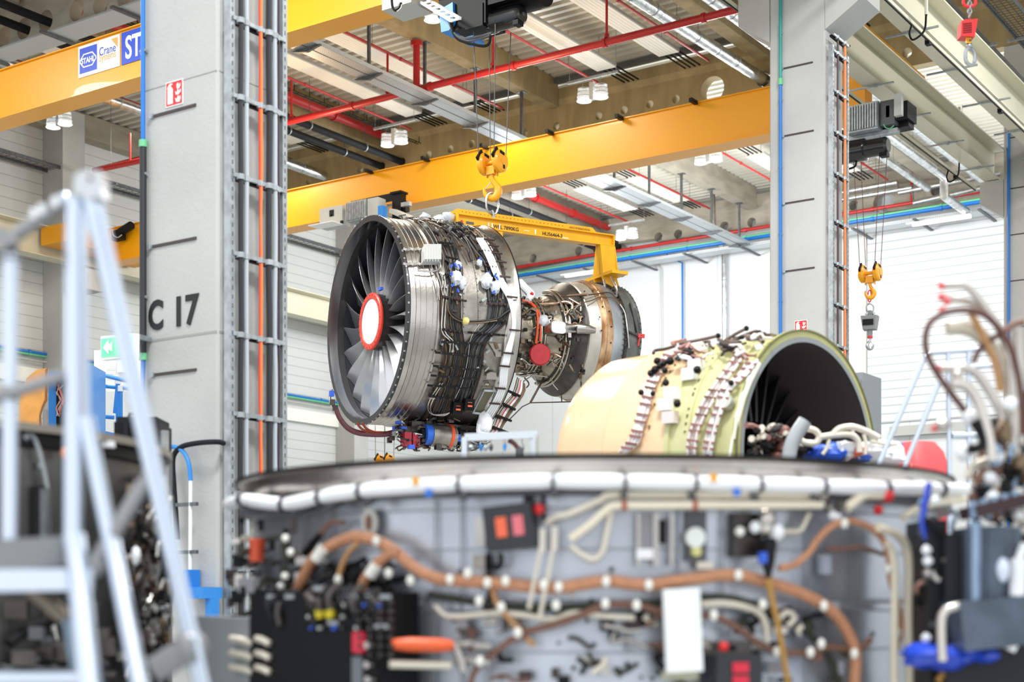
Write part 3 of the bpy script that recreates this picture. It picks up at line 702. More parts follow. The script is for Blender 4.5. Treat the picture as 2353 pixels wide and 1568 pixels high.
# main hook: on the plane of the crane, over the lifting beam
ENG_Z = 21.5
C0 = atZ(839, 738, ENG_Z); AZ = R_(61.5)
A = FW*math.cos(AZ)+RT*math.sin(AZ); S = FW*math.cos(AZ+PI/2)+RT*math.sin(AZ+PI/2)
def pl(px, py, l=0.):
    r = ray(px, py); k = ((C0+S*l)-O).dot(S)/r.dot(S); return O+r*k
def ep(s, l, h): return C0+A*s+S*l+Z_*h
hk = pl(1131, 374)
HY_ = hk.y
t = hook_block(hk, 'big yellow hook block in front of the mid crane girder, holding the engine', E+8.75)
hook_part(hk-Z_*.20, .40, (A*.5+X_*.5).normalized(), YEL, t)
ringc = pl(1131, 468)
link(ringc, .105, .17, .017, A, STEEL, 'master_link', t)
t = thing('shackle', pl(1131, 500), 'grey shackle pinned through the lifting beam, under the steel ring', 'shackle')
sc = pl(1131, 494); pts = [sc+S*(.04*math.cos(g))+Z_*(.055*math.sin(g)+.01) for g in [PI*k/10 for k in range(11)]]
MB().tube([sc+S*.04-Z_*.06]+pts+[sc-S*.04-Z_*.06], .014, 8).build('bow', GALV, t)
MB().cyl(sc-Z_*.05-S*.065, sc-Z_*.05+S*.065, .026, 12).build('pin', GALV, t)

# lifting beam
t = thing('lifting_beam', pl(1131, 520), 'yellow lifting beam WLL 7890KG carrying the hoisted engine', 'lifting beam')
a0, a1 = pl(1047.7, 492), pl(1405.6, 541); b0 = pl(1047.7, 519); hb = a0.z-b0.z
zt_ = (a0.z+a1.z)/2; zb_ = (b0.z+pl(1405.6, 569).z)/2
def alng(p, z): return V((p.x, p.y, z))
MB().bar(alng(a0, zt_-.01), alng(a1, zt_-.01), .15, .02).build('top_flange', YEL2, t)
MB().bar(alng(a0, zb_+.01), alng(a1, zb_+.01), .15, .02).build('bottom_flange', YEL2, t)
MB().bar(alng(a0, (zt_+zb_)/2), alng(a1, (zt_+zb_)/2), .03, zt_-zb_-.04).build('web', YEL2, t)
for p in (a0, a1): MB().bar(alng(p, (zt_+zb_)/2)-A*.012, alng(p, (zt_+zb_)/2)+A*.012, .15, zt_-zb_).build('end_plate', YEL2, t)
# lug plate with holes
Lb = (a1-a0).length; M = frame(alng(a0, zt_)-S*.012, A, Z_)
def sof(px): return (pl(px, 500)-a0).dot(A)
hl = (pl(1052, 480).z-zt_+pl(1361, 524).z-zt_)/2; hl = max(.085, hl)
holes = [(sof(1062+8.55*k), hl*.5, .010) for k in range(28) if abs(1062+8.55*k-1131) > 3]
holes += [(sof(1308+5.6*k), hl*.28, .006) for k in range(10)]
me = outline_mesh([(sof(1036), 0), (sof(1372.5), 0), (sof(1361), hl), (sof(1052), hl), (sof(1036), .02)], holes, .03)
MB().mesh(me, M).build('lug_plate', YEL2, t); bpy.data.meshes.remove(me)
def beam_text(s, px, py, size, m=TXT, l=.018, bold=.001, sx=1.0):
    put_text(s, pl(px, py, l), A, size, m, t, 'lettering', bold, sx)
beam_text('WLL 7890KG', 1134, 524, .078); beam_text('HU56464-3', 1246, 540.5, .082, sx=.95)
beam_text('BOLT STORAGE HOLES', 1309.5, 524.5, .044, mat('text_brown', '8a5c14'), .018, 0, .82)
def decal(x0_, y0_, x1_, y1_, m, name='decal', l=.018):
    p, q = pl(x0_, y0_, l), pl(x1_, y1_, l); zc = (p.z+q.z)/2
    MB().bar(alng(p, zc), alng(q, zc), .004, abs(p.z-q.z) if abs(p.z-q.z) > .004 else .02).build(name, m, t)
for x_ in (1121.5, 1129.7, 1146.7): decal(x_, 512+(x_-1121)*.12, x_+2.6, 528+(x_-1121)*.12, WHITE, 'white_mark')
decal(1229, 527.5, 1231.5, 539, WHITE, 'white_mark'); decal(1204, 529, 1216, 532, WHITE, 'white_mark'); decal(1291, 545, 1306.5, 549.5, WHITE, 'sticker'); decal(1071, 508.5, 1089, 517, GREYD, 'type_plate')
p = pl(1060.7, 509.6, .018); MB().lathe(p, -S, [(0, .0), (0, .023), (-.004, .023)], 18).build('red_dot', REDB, t)
# rear leg, foot plate and yoke
zf = pl(1390, 634).z
pA, pB = pl(1374, 600), pl(1406, 600)
c = MB(); c.prism([alng(pA, zb_)-S*.07, alng(pB, zb_)-S*.07, alng(pB, zf+.0)-S*.07+A*.05, alng(pA, zf)-S*.07], S*.02); c.prism([alng(pA, zb_)+S*.05, alng(pB, zb_)+S*.05, alng(pB, zf)+S*.05+A*.05, alng(pA, zf)+S*.05], S*.02)
c.prism([alng(pA, zb_)-S*.07, alng(pA, zf)-S*.16, alng(pA, zf)+S*.16, alng(pA, zb_)+S*.07], A*.02); c.prism([alng(pB, zb_)-S*.07, alng(pB, zf)-S*.1+A*.05, alng(pB, zf)+S*.1+A*.05, alng(pB, zb_)+S*.07], A*.02)
c.build('rear_leg', YEL2, t)
pm = (pA+pB)/2
MB().obox(alng(pm, zf-.02)+A*.02, A*.15, S*.42, Z_*.025).build('foot_plate', YEL2, t)
c = MB()
for s in (-.14, .1):
    o = alng(pm, zf-.04)+S*s; c.prism([o-A*.14, o+A*.14, o+A*.22-Z_*.22, o+A*.12-Z_*.24, o-A*.08-Z_*.14], S*.03)
c.bar(alng(pm, zf-.1)+A*.12-S*.1, alng(pm, zf-.27)+A*.28-S*.1, .07, .05)
c.build('rear_yoke', YEL2, t)
for s in (-.1, .12): MB().cyl(alng(pm, zf-.23)+A*.17+S*(s-.05), alng(pm, zf-.23)+A*.17+S*(s+.05), .045, 12).build('bolt', STEEL, t)
for s in (-.03, .05): MB().cyl(alng(pm, zf-.0)+A*.22+S*s*3, alng(pm, zf-.0)+A*.22+S*(s*3+.05), .03, 10).build('bolt', BLACK, t)
pC, pD = pl(1118, 540), pl(1151, 540)
c = MB(); zl = E+4.086+1.5
c.bar(alng((pC+pD)/2, zb_), alng((pC+pD)/2, zl-.05), .12, (pD-pC).length, A); c.build('front_leg', YEL2, t)

# hoist under the nearest crane (above the hook)
yh = hk.y
t = thing('hoist_trolley', onY(1120, 40, yh), 'black hoist with round motor and blue cover at the top centre', 'hoist')
def hx(px, y=yh): return onY(px, 50, y).x
def hz(px, py, y=yh): return onY(px, py, y).z
zc = hz(1180, 42)
c = MB(); r = (hz(1180, 42)-hz(1180, 64))*1.05
c.lathe((hx(1128), yh-.05, zc), X_, [(0, 0), (0, r*1.1), (.12, r*1.1), (.14, r), (hx(1197)-hx(1128), r), (hx(1203)-hx(1128), r*.93), (hx(1207)-hx(1128), r*.7), (hx(1207)-hx(1128), 0)], 28)
c.build('motor', BLACKG, t)
MB().cyl((hx(1207)-.005, yh-.05, zc), (hx(1207)+.004, yh-.05, zc), .03, 12).build('motor_cap', GREYD, t)
MB().box((hx(1195), yh-.2, zc-r*1.25), (hx(1207), yh-.05, zc-r*.8)).build('terminal_box', BLACK, t)
c = MB(); c.box((hx(1066), yh-.28, hz(1090, 78)), (hx(1140), yh+.25, hz(1100, 5))); c.box((hx(1095), yh-.3, hz(1090, 84)), (hx(1135), yh-.1, hz(1100, 30))); c.build('gearbox', BLACK, t)
c = MB(); zb2 = hz(1050, 90)
c.prism([V((hx(1038), yh-.34, hz(1038, 40))), V((hx(1070), yh-.34, hz(1068, 22))), V((hx(1072), yh-.34, hz(1072, 66))), V((hx(1062), yh-.34, hz(1060, 86))), V((hx(1044), yh-.34, hz(1044, 90)))][::-1], (0, .3, 0)); c.build('blue_cover', BLUEL, t)
c = MB(); c.box((hx(1030), yh-.25, E+9.05), (hx(1215), yh+.35, E+9.5)); c.lathe((hx(1070), yh+.1, E+9.25), X_, [(0, 0), (0, .28), (1.4, .28), (1.4, 0)], 24); c.build('rope_drum', BLACK, t)
MB().box((hx(1000), yh-.4, E+9.42), (hx(1260), yh-.3, E+9.62)).build('trolley_frame', GREYD, t)
c = MB(); p, q = onY(962, 2, yh), onY(1037, 48, yh-1.2)
for s in (0, .16): c.bar(p+V((s, 0, 0)), q+V((s, 0, 0)), .04, .04)
for k in range(8): a = p.lerp(q, k/7); c.bar(a, a+V((.16, 0, 0)), .025, .03)
c.build('cable_carrier', WHITE, t)
MB().box((hx(905), yh-.3, hz(940, 6, yh-.3)), (hx(972), yh+.25, E+9.66)).build('control_cabinet', GREYP, t)
for k, (pts, r_, m) in enumerate((([(1036, 45), (1040, 70), (1052, 90), (1080, 100), (1110, 106), (1124, 100), (1127, 84)], .022, BLACK), ([(1030, 42), (1042, 75), (1065, 88), (1100, 84), (1130, 76)], .02, GREYD), ([(1045, 84), (1075, 94), (1105, 88), (1125, 82)], .015, GREYD),
        ([(1039, 50), (1045, 80), (1070, 99), (1098, 104)], .014, BLACK), ([(900, -5), (902, 15), (908, 24), (918, 18), (922, 6)], .02, BLACK), ([(912, 26), (921, 18), (922, 8), (916, -3)], .008, WHITE))):
    MB().tube(smooth([onY(a, b, yh-.42) for a, b in pts], 5), r_, 7).build('cable', m, t)
MB().obox(onY(1085, 95, yh-.2), V((.12, 0, 0)), V((0, .15, 0)), V((.0, 0, .02))).build('lower_cover', BLUEL, t)

# hoist under the mid crane, left (behind the engine)
yb = 27.75
def bx(px, py=500, y=yb): return onY(px, py, y)
t = thing('hoist_trolley', bx(860, 500), 'grey cabinet and ribbed resistor box of the hoist behind the engine top', 'hoist')
a, b_ = bx(756, 488), bx(808, 476); zt_, zb_ = a.z, bx(756, 532).z
MB().box((a.x, yb-.35, zb_), (b_.x, yb-.05, zt_)).build('control_cabinet', GREYP, t)
MB().box((a.x-.02, yb-.75, zb_-.02), (b_.x+.03, yb-.35, zb_)).build('open_flap', WHITE, t)
MB().box((a.x+.33, yb-.36, zt_-.24), (a.x+.47, yb-.35, zt_-.08)).build('label_plate', BLACK, t)
c = MB(); p_ = V((a.x+.4, yb-.36, zb_+.25)); c.prism([p_-X_*.035, p_+X_*.035, p_+Z_*.06], (0, .006, 0)); c.build('warning_mark', YEL, t)
for s in (.13, .8): MB().box((a.x+s*.9, yb-.40, zb_), (a.x+s*.9+.07, yb-.35, zb_+.08)).build('hinge', BLACK, t)
def heat_box(x0_, x1_, z0_, z1_, y_, par, dep=.45):
    MB().box((x0_, y_-dep+.02, z0_), (x1_, y_, z1_)).build('resistor_box', GALV, par)
    n = 12
    for k in range(n):
        x_ = x0_+(x1_-x0_)*(k+.5)/n; MB().box((x_-(x1_-x0_)/n*.28, y_-dep-.02, z0_+.03), (x_+(x1_-x0_)/n*.28, y_-dep+.02, z1_-.03)).build('cooling_rib', GALV, par)
a, b_ = bx(822, 478), bx(867, 469); heat_box(a.x, b_.x, zb_+.0, zt_+.0, yb, t)
MB().box((b_.x+.02, yb-.4, zb_), (b_.x+.35, yb-.1, zt_)).build('side_box', GREYP, t)
p, q = bx(892, 482), bx(903, 502); MB().box((p.x, yb-.4, q.z-.1), (q.x, yb-.2, p.z)).build('blue_motor', BLUEL, t)
c = MB(); a, b_ = bx(812, 476), bx(918, 462); c.box((a.x, yb-.1, a.z-.05), (b_.x+.1, yb+.0, a.z+.12))
a, b_ = bx(916, 452), bx(936, 505); c.box((a.x, yb-.25, b_.z-.3), (b_.x, yb-.05, a.z)); c.box((a.x-.05, yb-.28, a.z), (b_.x+.02, yb+.0, a.z+.05))
a, b_ = bx(937, 467), bx(944, 489); c.box((a.x, yb-.2, b_.z), (b_.x, yb-.05, a.z)); c.build('trolley_frame', BLACK, t)
a, b_ = bx(939, 478), bx(958, 476); c = MB(); c.box((a.x, yb-.3, a.z-.04), (b_.x, yb-.2, a.z+.06)); c.build('buffer_bar', GALV, t)
a, b_ = bx(890, 473), bx(915, 468); MB().bar(a, V((b_.x, a.y, a.z)), .04, .05).build('rail', GALV, t)
a, b_ = bx(903, 485, yb-.3), bx(950, 505, yb-.9); MB().bar(a, b_, .2, .1).build('cable_carrier', GREYP, t)
a = bx(838, 560); c = MB(); c.lathe((a.x, yb-.2, zb_-.35), X_, [(0, 0), (0, .24), (1.6, .24), (1.6, 0)], 20); c.build('rope_drum', BLACK, t)
q = onY(884, 1062, yb)
hook_block(q, 'yellow hook block low behind the hoisted engine, only its top showing', zb_-.15, .19)

# hoist right of the second column
yc = 27.0
t = thing('hoist_trolley', onY(2000, 270, yc), 'black hoist with ribbed steel resistor box, right of the second column', 'hoist')
a, b_ = onY(1944, 245, yc-.4), onY(2016, 232, yc-.4); z0 = onY(1948, 306, yc-.4).z; heat_box(a.x, b_.x, z0, a.z, yc, t, .4)
MB().box((b_.x+.02, yc-.3, z0+.05), (b_.x+.3, yc, a.z)).build('side_box', GREYD, t)
MB().box((b_.x+.33, yc-.42, z0+.15), (b_.x+.47, yc-.3, a.z+.05)).build('side_box', GREYP, t)
p, q = onY(2040, 247, yc-.2), onY(2048, 272, yc-.2); MB().box((p.x, yc-.3, q.z), (q.x, yc-.15, p.z)).build('blue_motor', BLUEL, t)
c = MB(); p, q = onY(1935, 322, yc), onY(2098, 300, yc); c.box((p.x, yc-.1, p.z), (q.x-.05, yc+.2, p.z+.16)); c.box((q.x-.25, yc-.3, p.z+.1), (q.x, yc+.2, p.z+.42)); c.build('trolley_frame', BLACK, t)
MB().box((p.x, yc-.15, p.z-.09), (q.x-.25, yc+.0, p.z)).build('rail', GALV, t)
p, q = onY(1988, 343, yc-.3), onY(2036, 335, yc-.3); r = .17
c = MB(); c.lathe((onY(1930, 350, yc).x, yc-.3, q.z), X_, [(0, 0), (0, r*1.25), (p.x-onY(1930, 350, yc).x, r*1.25), (p.x-onY(1930, 350, yc).x+.02, r), (q.x-onY(1930, 350, yc).x, r), (q.x-onY(1930, 350, yc).x+.05, r*.75), (q.x-onY(1930, 350, yc).x+.05, 0)], 24); c.build('motor', BLACKG, t)
MB().box((q.x-.1, yc-.4, q.z-r*1.25), (q.x+.05, yc-.25, q.z-r*.8)).build('terminal_box', BLACK, t)
MB().tube(smooth([onY(x_, y_, yc-.3) for x_, y_ in ((1968, 370), (1965, 382), (1952, 388), (1938, 390))], 4), .02, 6).build('cable', BLACK, t)
MB().tube(smooth([onY(x_, y_, yc-.45) for x_, y_ in ((2030, 286), (2036, 294), (2046, 295), (2054, 288))], 4), .012, 6).build('cable', GREEN, t)
hk2 = onY(1999.5, 628, yc)
t = hook_block(hk2, 'small yellow hook block against the white back wall, holding a crane scale', onY(2000, 325, yc).z, .17, mat('rope_rust', '6e4a4c', .6), .13)
hook_part(hk2-Z_*.20, .31, RT, YEL, t)
o = atZ(1998, 685, hk2.dot(FW)); d2 = hk2.dot(FW)
t = thing('crane_scale', atZ(1998, 760, d2), 'grey crane scale with dark display hanging below the small yellow hook block', 'scale')
link(o+Z_*.035, .03, .115, .012, RT, REDB, 'red_link', t)
so = atZ(1999, 710, d2); pts = [so+RT*(.075*math.cos(g)*(1 if math.sin(g) > .2 else .9))+Z_*(.10*math.sin(g)) for g in [-.9+(PI+1.8)*k/16 for k in range(17)]]
MB().tube(pts, .016, 8).build('bow_shackle', STEEL, t)
for s in (-.07, .07): MB().cyl(so+RT*s-Z_*.09-FW*.03, so+RT*s-Z_*.09+FW*.03, .026, 10).build('shackle_eye', STEEL, t)
bc = atZ(1999, 743, d2); ax1 = (X_*.8-Y_*.6).normalized(); ax1 = V((math.cos(.5), math.sin(.5), 0)); ax2 = V((-math.sin(.5), math.cos(.5), 0))
ax1 = (RT*.93-FW*.36).normalized(); ax2 = (RT*.36+FW*.93).normalized()
c = MB(); P = [(-.15, -.13), (.12, -.13), (.15, -.05), (.15, .13), (-.15, .13)]
lo_ = [bc+ax1*x*.82+ax2*y_*.85-Z_*.13 for x, y_ in P]; hi_ = [bc+ax1*x*1.08+ax2*y_*1.05+Z_*.13 for x, y_ in P]; n = len(P)
c.add(lo_+hi_, [tuple(range(n))[::-1], tuple(range(n, 2*n))]+[(i, (i+1) % n, n+(i+1) % n, n+i) for i in range(n)]); c.box(bc+V((-.04, -.04, .1)), bc+V((.04, .04, .24))); c.build('housing', mat('cast_grey', '8b8d8d', .5), t)
MB().obox(bc-ax2*.136-Z_*.0-ax1*.02, ax1*.10, ax2*.012, Z_*.055).build('display', BLACK, t)
MB().cyl(bc-Z_*.13, bc-Z_*.25, .05, 14).build('stem', mat('cast_grey', '8b8d8d', .5), t); MB().cyl(bc-Z_*.25, bc-Z_*.29, .053, 14).build('red_band', REDB, t)
hook_part(bc-Z_*.30, .22, RT, STEEL, t, -1)
# small red chain hook at the top right
t = thing('chain_hook', atZ(2230, 100, 13), 'small red hook block with silver hook on a chain, top right corner', 'crane hook')
d = 13.
link(atZ(2228, 3, d), .055, .05, .014, RT, REDB, 'red_link', t)
for k in range(34):
    o = atZ(2228, 34-k*8.2, d); link(o, .018, .024, .007, RT if k % 2 else FW, STEEL, 'chain_link', t, 10)
c = MB(); P = [(2210, 48), (2218, 44), (2238, 44), (2247, 42), (2244, 60), (2240, 84), (2208, 82)]
c.prism([atZ(x_, y_, d-.06) for x_, y_ in P][::-1], FW*.12); c.build('red_housing', REDB, t)
for k in range(5): MB().bar(atZ(2213, 54+5*k, d-.065), atZ(2233, 52+5*k, d-.065), .01, .008).build('cooling_rib', mat('red_dark', '8e1a1d', .5), t)
MB().cyl(atZ(2226, 86, d), atZ(2226, 100, d), .022, 12).build('swivel', STEEL, t)
MB().obox(atZ(2225.5, 92, d-.03), RT*.024, FW*.003, Z_*.026).build('load_tag', YEL, t)
put_text('1,0t', atZ(2221, 95, d-.036), RT, .028, TXT, t, 'lettering', .0003)
MB().ball(atZ(2228, 106, d), .032).build('swivel_ball', STEEL, t)
link(atZ(2229, 130, d), .055, .075, .017, (RT*.9+FW*.4).normalized(), GALV, 'hook', t)

# small motor on the left end of the mid crane
t = thing('travel_motor', onX(280, 540, -33.55), 'small black travel motor on the yellow crane end, left of the nearest column', 'motor')
p, q = onY(275, 535, 27.95), onY(298, 524, 27.95)
MB().cyl(p, p+V((.55, -.05, .12)), .12, 14).build('motor', BLACK, t); MB().box(onY(262, 555, 27.95)-Y_*.1, onY(283, 528, 27.95)+Y_*.1).build('gearbox', BLACK, t)
MB().tube(smooth([onY(a_, b_, 27.8) for a_, b_ in ((258, 528), (260, 540), (270, 546), (280, 540))], 4), .015, 6).build('cable', GREYP, t)
# ================================================================== THE HOISTED ENGINE
rnd = random.Random(11)
def cylp(px, py, r, c0=C0, ax=A):
    d = ray(px, py); o = O-c0; dp = d-ax*d.dot(ax); op = o-ax*o.dot(ax)
    a = dp.dot(dp); b = 2*dp.dot(op); c = op.dot(op)-r*r; q = b*b-4*a*c
    if q <= 0:
        k = -b/(2*a); p = O+d*k; s_ = (p-c0).dot(ax); rad = p-c0-ax*s_
        return c0+ax*s_+rad.normalized()*r
    k = (-b-math.sqrt(q))/(2*a); return O+d*k
def sth(s, th, r): return C0+A*s+(S*math.cos(R_(th))+Z_*math.sin(R_(th)))*r
CASE = mat('case_metal', 'c3beb8', .27, 1, noise=.22, nscale=2.2, bump=.08, bscale=20)
CASE2 = mat('case_panel', 'aba59d', .38, .9, noise=.3, nscale=5, bump=.15, bscale=14)
CASED = mat('case_dark', '5c5855', .4, .9, noise=.4, nscale=6)
LINER = mat('intake_liner', '5d5a5a', .3, .8)
TIPB = mat('abradable_band', '26272a', .5)
BLADE = mat('blade_titanium', 'c4c4c6', .3, .8)
HRN = [mat('harness_black', '1d1b1b', .5), mat('harness_brown', '4c3a30', .45, .3), mat('tube_silver', 'c9c6c0', .25, 1), mat('harness_bronze', '7a6750', .35, .7), mat('harness_grey', '46484b', .5)]
WHT = mat('tube_white', 'f2f3f5', .4); CLIP = mat('clip_dark', '3b2a28', .5)
PLASTIC = mat('wrap_film', 'dfe3ea', .18, 0, noise=.15, nscale=14, coat=.6)
TAPE = mat('tape_blue', '2f5fd6', .4)
eng = thing('jet_engine', C0, 'large turbofan engine hoisted under the yellow lifting beam in mid picture', 'engine')
# fan case
c = MB(); c.lathe(C0, A, [(0, 1.44), (0, 1.525), (.03, 1.525), (.035, 1.50), (.06, 1.495)], 120); c.build('front_flange', mat('flange_dark', '4a4a4e', .35, .8), eng)
c = MB(); pf = [(.06, 1.495)]
for a in (.13, .20, .29, .39):
    pf += [(a, 1.505), (a+.004, 1.512), (a+.012, 1.512), (a+.016, 1.503)]
pf += [(.46, 1.505), (.462, 1.53), (.49, 1.53), (.492, 1.50)]
c.lathe(C0, A, pf, 120); c.build('front_barrel', CASE, eng)
c = MB(); c.lathe(C0, A, [(.492, 1.50), (.60, 1.495), (.86, 1.495), (.862, 1.51), (.89, 1.51), (.892, 1.495), (1.1, 1.495), (1.102, 1.507), (1.12, 1.507), (1.122, 1.495), (1.55, 1.50)], 120); c.build('rear_barrel', CASE2, eng)
c = MB(); c.lathe(C0, A, [(1.55, 1.50), (1.58, 1.535), (1.68, 1.56), (1.72, 1.585), (1.75, 1.585), (1.75, 1.44), (1.60, 1.40)], 120); c.build('rear_rim', CASE, eng)
c = MB(); c.lathe(C0, A, [(1.752, 1.588), (1.765, 1.588), (1.765, 1.56)], 120); c.build('rim_seal', BLACK, eng)
c = MB(); c.lathe(C0, A, [(0, 1.44), (.13, 1.425)], 120); c.build('intake_lip', mat('lip_metal', 'b8b8ba', .2, 1), eng)
c = MB(); c.lathe(C0, A, [(.13, 1.425), (.20, 1.42), (.20, 1.425), (1.75, 1.40)], 120); c.build('intake_liner', LINER, eng)
c = MB(); c.lathe(C0, A, [(.24, 1.418), (.6, 1.416)], 120); c.build('tip_band', TIPB, eng)
c = MB(); c.lathe(C0, A, [(.95, .4), (.95, 1.41)], 60); c.build('dark_backing', BLACK, eng)  # black annulus stands in for the shaded depth behind the fan
# flange bolts as small tabs
for k in range(72):
    g = 2*PI*k/72
    p = C0+(S*math.cos(g)+Z_*math.sin(g))*1.52+A*.01; u = (S*math.cos(g)+Z_*math.sin(g)); w_ = A.cross(u)
    c = MB(); h = rnd.uniform(.004, .016)
    c.obox(p+u*h*.6, u*h, w_*rnd.uniform(.006, .02), A*.010); c.build('flange_tab', mat('tab_silver', 'b0afab', .4, .6), eng)
# fan disc, hub and blades
c = MB(); c.lathe(C0, A, [(.10, .405), (.75, .43), (.75, 0)], 48); c.build('fan_hub', CASED, eng)
c = MB(); c.lathe(C0, A, [(.085, 0), (.085, .335)], 48); c.build('hub_cover', mat('cover_pale', 'dfe9f2', .4), eng)
c = MB(); c.lathe(C0, A, [(.08, .33), (.07, .34), (.07, .405), (.085, .42), (.11, .42)], 60); o = c.build('cover_ring', mat('ring_red', 'e8402f', .4), eng)
for k in range(24):
    g = 2*PI*k/24; p = C0+A*.068+(S*math.cos(g)+Z_*math.sin(g))*.385; MB().cyl(p-A*.006, p+A*.003, .008, 8).build('ring_bolt', GREYD, o)
NB = 22
def blade_mesh(g0):
    c = MB(); NR, NC = 14, 8; sd = {}
    for side in (0, 1):
        for i in range(NR):
            t = i/(NR-1); r = .41+t*(1.412-.41); beta = R_(14+50*t**.9); ch = .40+.14*math.sin(PI*min(t*.8, 1)); s0 = .40+.02*math.sin(t*PI*1.5)-.05*t
            sweep = .05*math.sin(t*PI*1.1)-.06*t*t
            for j in range(NC):
                x = j/(NC-1)-.5; th = .018*(1-.6*t)*(1-(2*x)**2)+.0015; cam_ = .05*(1-(2*x)**2)*(1-.3*t)
                a_ = x*ch*math.cos(beta)+cam_*math.sin(beta)*.6; tg = x*ch*math.sin(beta)-cam_*math.cos(beta)*.6
                n_a, n_t = -math.sin(beta), math.cos(beta); k = (1 if side else -1)*th
                a_ += n_a*k; tg += n_t*k
                g = g0+(tg+sweep)/r
                c.v.append(C0+A*(s0+a_)+(S*math.cos(g)+Z_*math.sin(g))*r)
    off = NR*NC
    def q(a, b, c_, d): c.f.append([a, b, c_, d]); c.m.append(0); c.s.append(True)
    for i in range(NR-1):
        for j in range(NC-1):
            a = i*NC+j; q(a, a+1, a+NC+1, a+NC); q(off+a, off+a+NC, off+a+NC+1, off+a+1)
        a = i*NC; q(a, a+NC, off+a+NC, off+a); a = i*NC+NC-1; q(a, off+a, off+a+NC, a+NC)
    for j in range(NC-1): a = (NR-1)*NC+j; q(a, a+1, off+a+1, off+a)
    return c
for k in range(NB): blade_mesh(2*PI*(k+.35)/NB).build('fan_blade', BLADE, eng)
p = sth(.15, 63, .50); MB().obox(p, S*.05, A*.02, Z_*.02).build('blue_tape', TAPE, eng)

def on(px, py, h=0, R=1.50): return cylp(px, py, R+h)
def otube(pts, r, m, h=.03, name='pipe', k=4, R=1.50, par=eng, seg=7, lift=0.):
    P = smooth([on(a, b, h, R) for a, b in pts], k)
    # keep every point on or above the surface
    Q = []
    for p in P:
        s_ = (p-C0).dot(A); rad = p-C0-A*s_
        Q.append(C0+A*s_+rad.normalized()*max(rad.length, R+r*.6, R+h*.9 if name == 'white_tube' else 0))
    return MB().tube(Q, r, seg).build(name, m, par)
GA = [(966, 494), (990, 512), (1012, 545), (1028, 580), (1036, 620), (1036, 660), (1034, 700), (1036, 740), (1042, 780), (1044, 820), (1036, 860), (1020, 905), (1003, 950), (985, 975)]
GB = [(1050, 507), (1085, 528), (1115, 566), (1135, 606), (1146, 650), (1149, 690), (1148, 715), (1138, 748), (1108, 775), (1092, 805), (1086, 845), (1074, 890), (1060, 930), (1045, 950)]
def bundle(G, n, wid, i0, i1, jit, cols, rr=(.007, .013), hh=(.02, .05), taper=1.):
    for k in range(n):
        u = (k/(n-1)-.5)*2; j = rnd.uniform(-jit, jit); pts = []
        for i in range(i0, i1):
            w_ = wid*(1 if i > 3 else .8); pts.append((G[i][0]+u*w_+j*.3+rnd.uniform(-jit, jit)*.35, G[i][1]+u*(-wid*.10 if G[i][1] > 600 else -wid*.35)+rnd.uniform(-1, 1)))
        otube(pts, rnd.uniform(*rr), rnd.choice(cols), rnd.uniform(*hh), 'harness_line')
bundle(GA, 13, 24, 0, 6, 9, [HRN[0], HRN[1], HRN[3], HRN[2], HRN[0]])
bundle(GA, 14, 24, 5, 14, 3, [HRN[0], HRN[1], HRN[1], HRN[4], HRN[3]])
bundle(GB, 14, 26, 0, 6, 9, [HRN[0], HRN[4], HRN[0], HRN[1], HRN[2]], (.008, .015))
bundle(GB, 14, 22, 5, 14, 3, [HRN[0], HRN[0], HRN[1], HRN[4], HRN[3]], (.009, .014))
G3 = [(1005, 499), (1040, 515), (1070, 540), (1090, 565), (1105, 592)]
bundle(G3, 9, 26, 0, 5, 10, [HRN[0], HRN[3], HRN[1], HRN[2]])
# silver twin lines
for dx in (0, 7):
    otube([(1022+dx, 655), (1018+dx, 700), (1015+dx, 760), (1033+dx, 784), (1033+dx, 812)], .011, HRN[2], .05, 'silver_line')
    otube([(1012+dx*.8, 880), (990+dx, 915), (983+dx*.8, 938), (992+dx*.4, 952), (1020, 955-dx*.4), (1034, 948)], .011, HRN[2], .06, 'silver_line')
otube([(1108, 736), (1090, 762), (1080, 785), (1074, 830), (1062, 880), (1046, 915)], .008, HRN[2], .07, 'silver_line')
otube([(1010, 600), (1010, 615), (995, 624), (960, 622)], .013, HRN[2], .08, 'silver_line')
# white tube bundle by the rear rim
for k, dx in enumerate((-6, -1.5, 3, 7.5)):
    otube([(1102+dx, 548), (1125+dx, 590), (1142+dx, 632), (1158+dx, 660), (1172+dx*.6, 690), (1180+dx*.4, 730), (1179+dx*.4, 762), (1168+dx*.8, 805), (1158+dx, 850), (1154+dx, 890), (1140+dx*1.1, 925), (1118+dx*1.2, 962)], .016, WHT, .085, 'white_tube')
for (px, py) in ((1124, 551), (1134, 565), (1142, 582), (1152, 602), (1161, 636), (1177, 683), (1183, 759), (1168, 812), (1160, 842), (1150, 893), (1137, 928)):
    p = on(px, py, .115); u = (p-C0-A*(p-C0).dot(A)).normalized(); MB().obox(p, A*.085, u*.008, A.cross(u)*.012).build('tube_bracket', CLIP, eng)
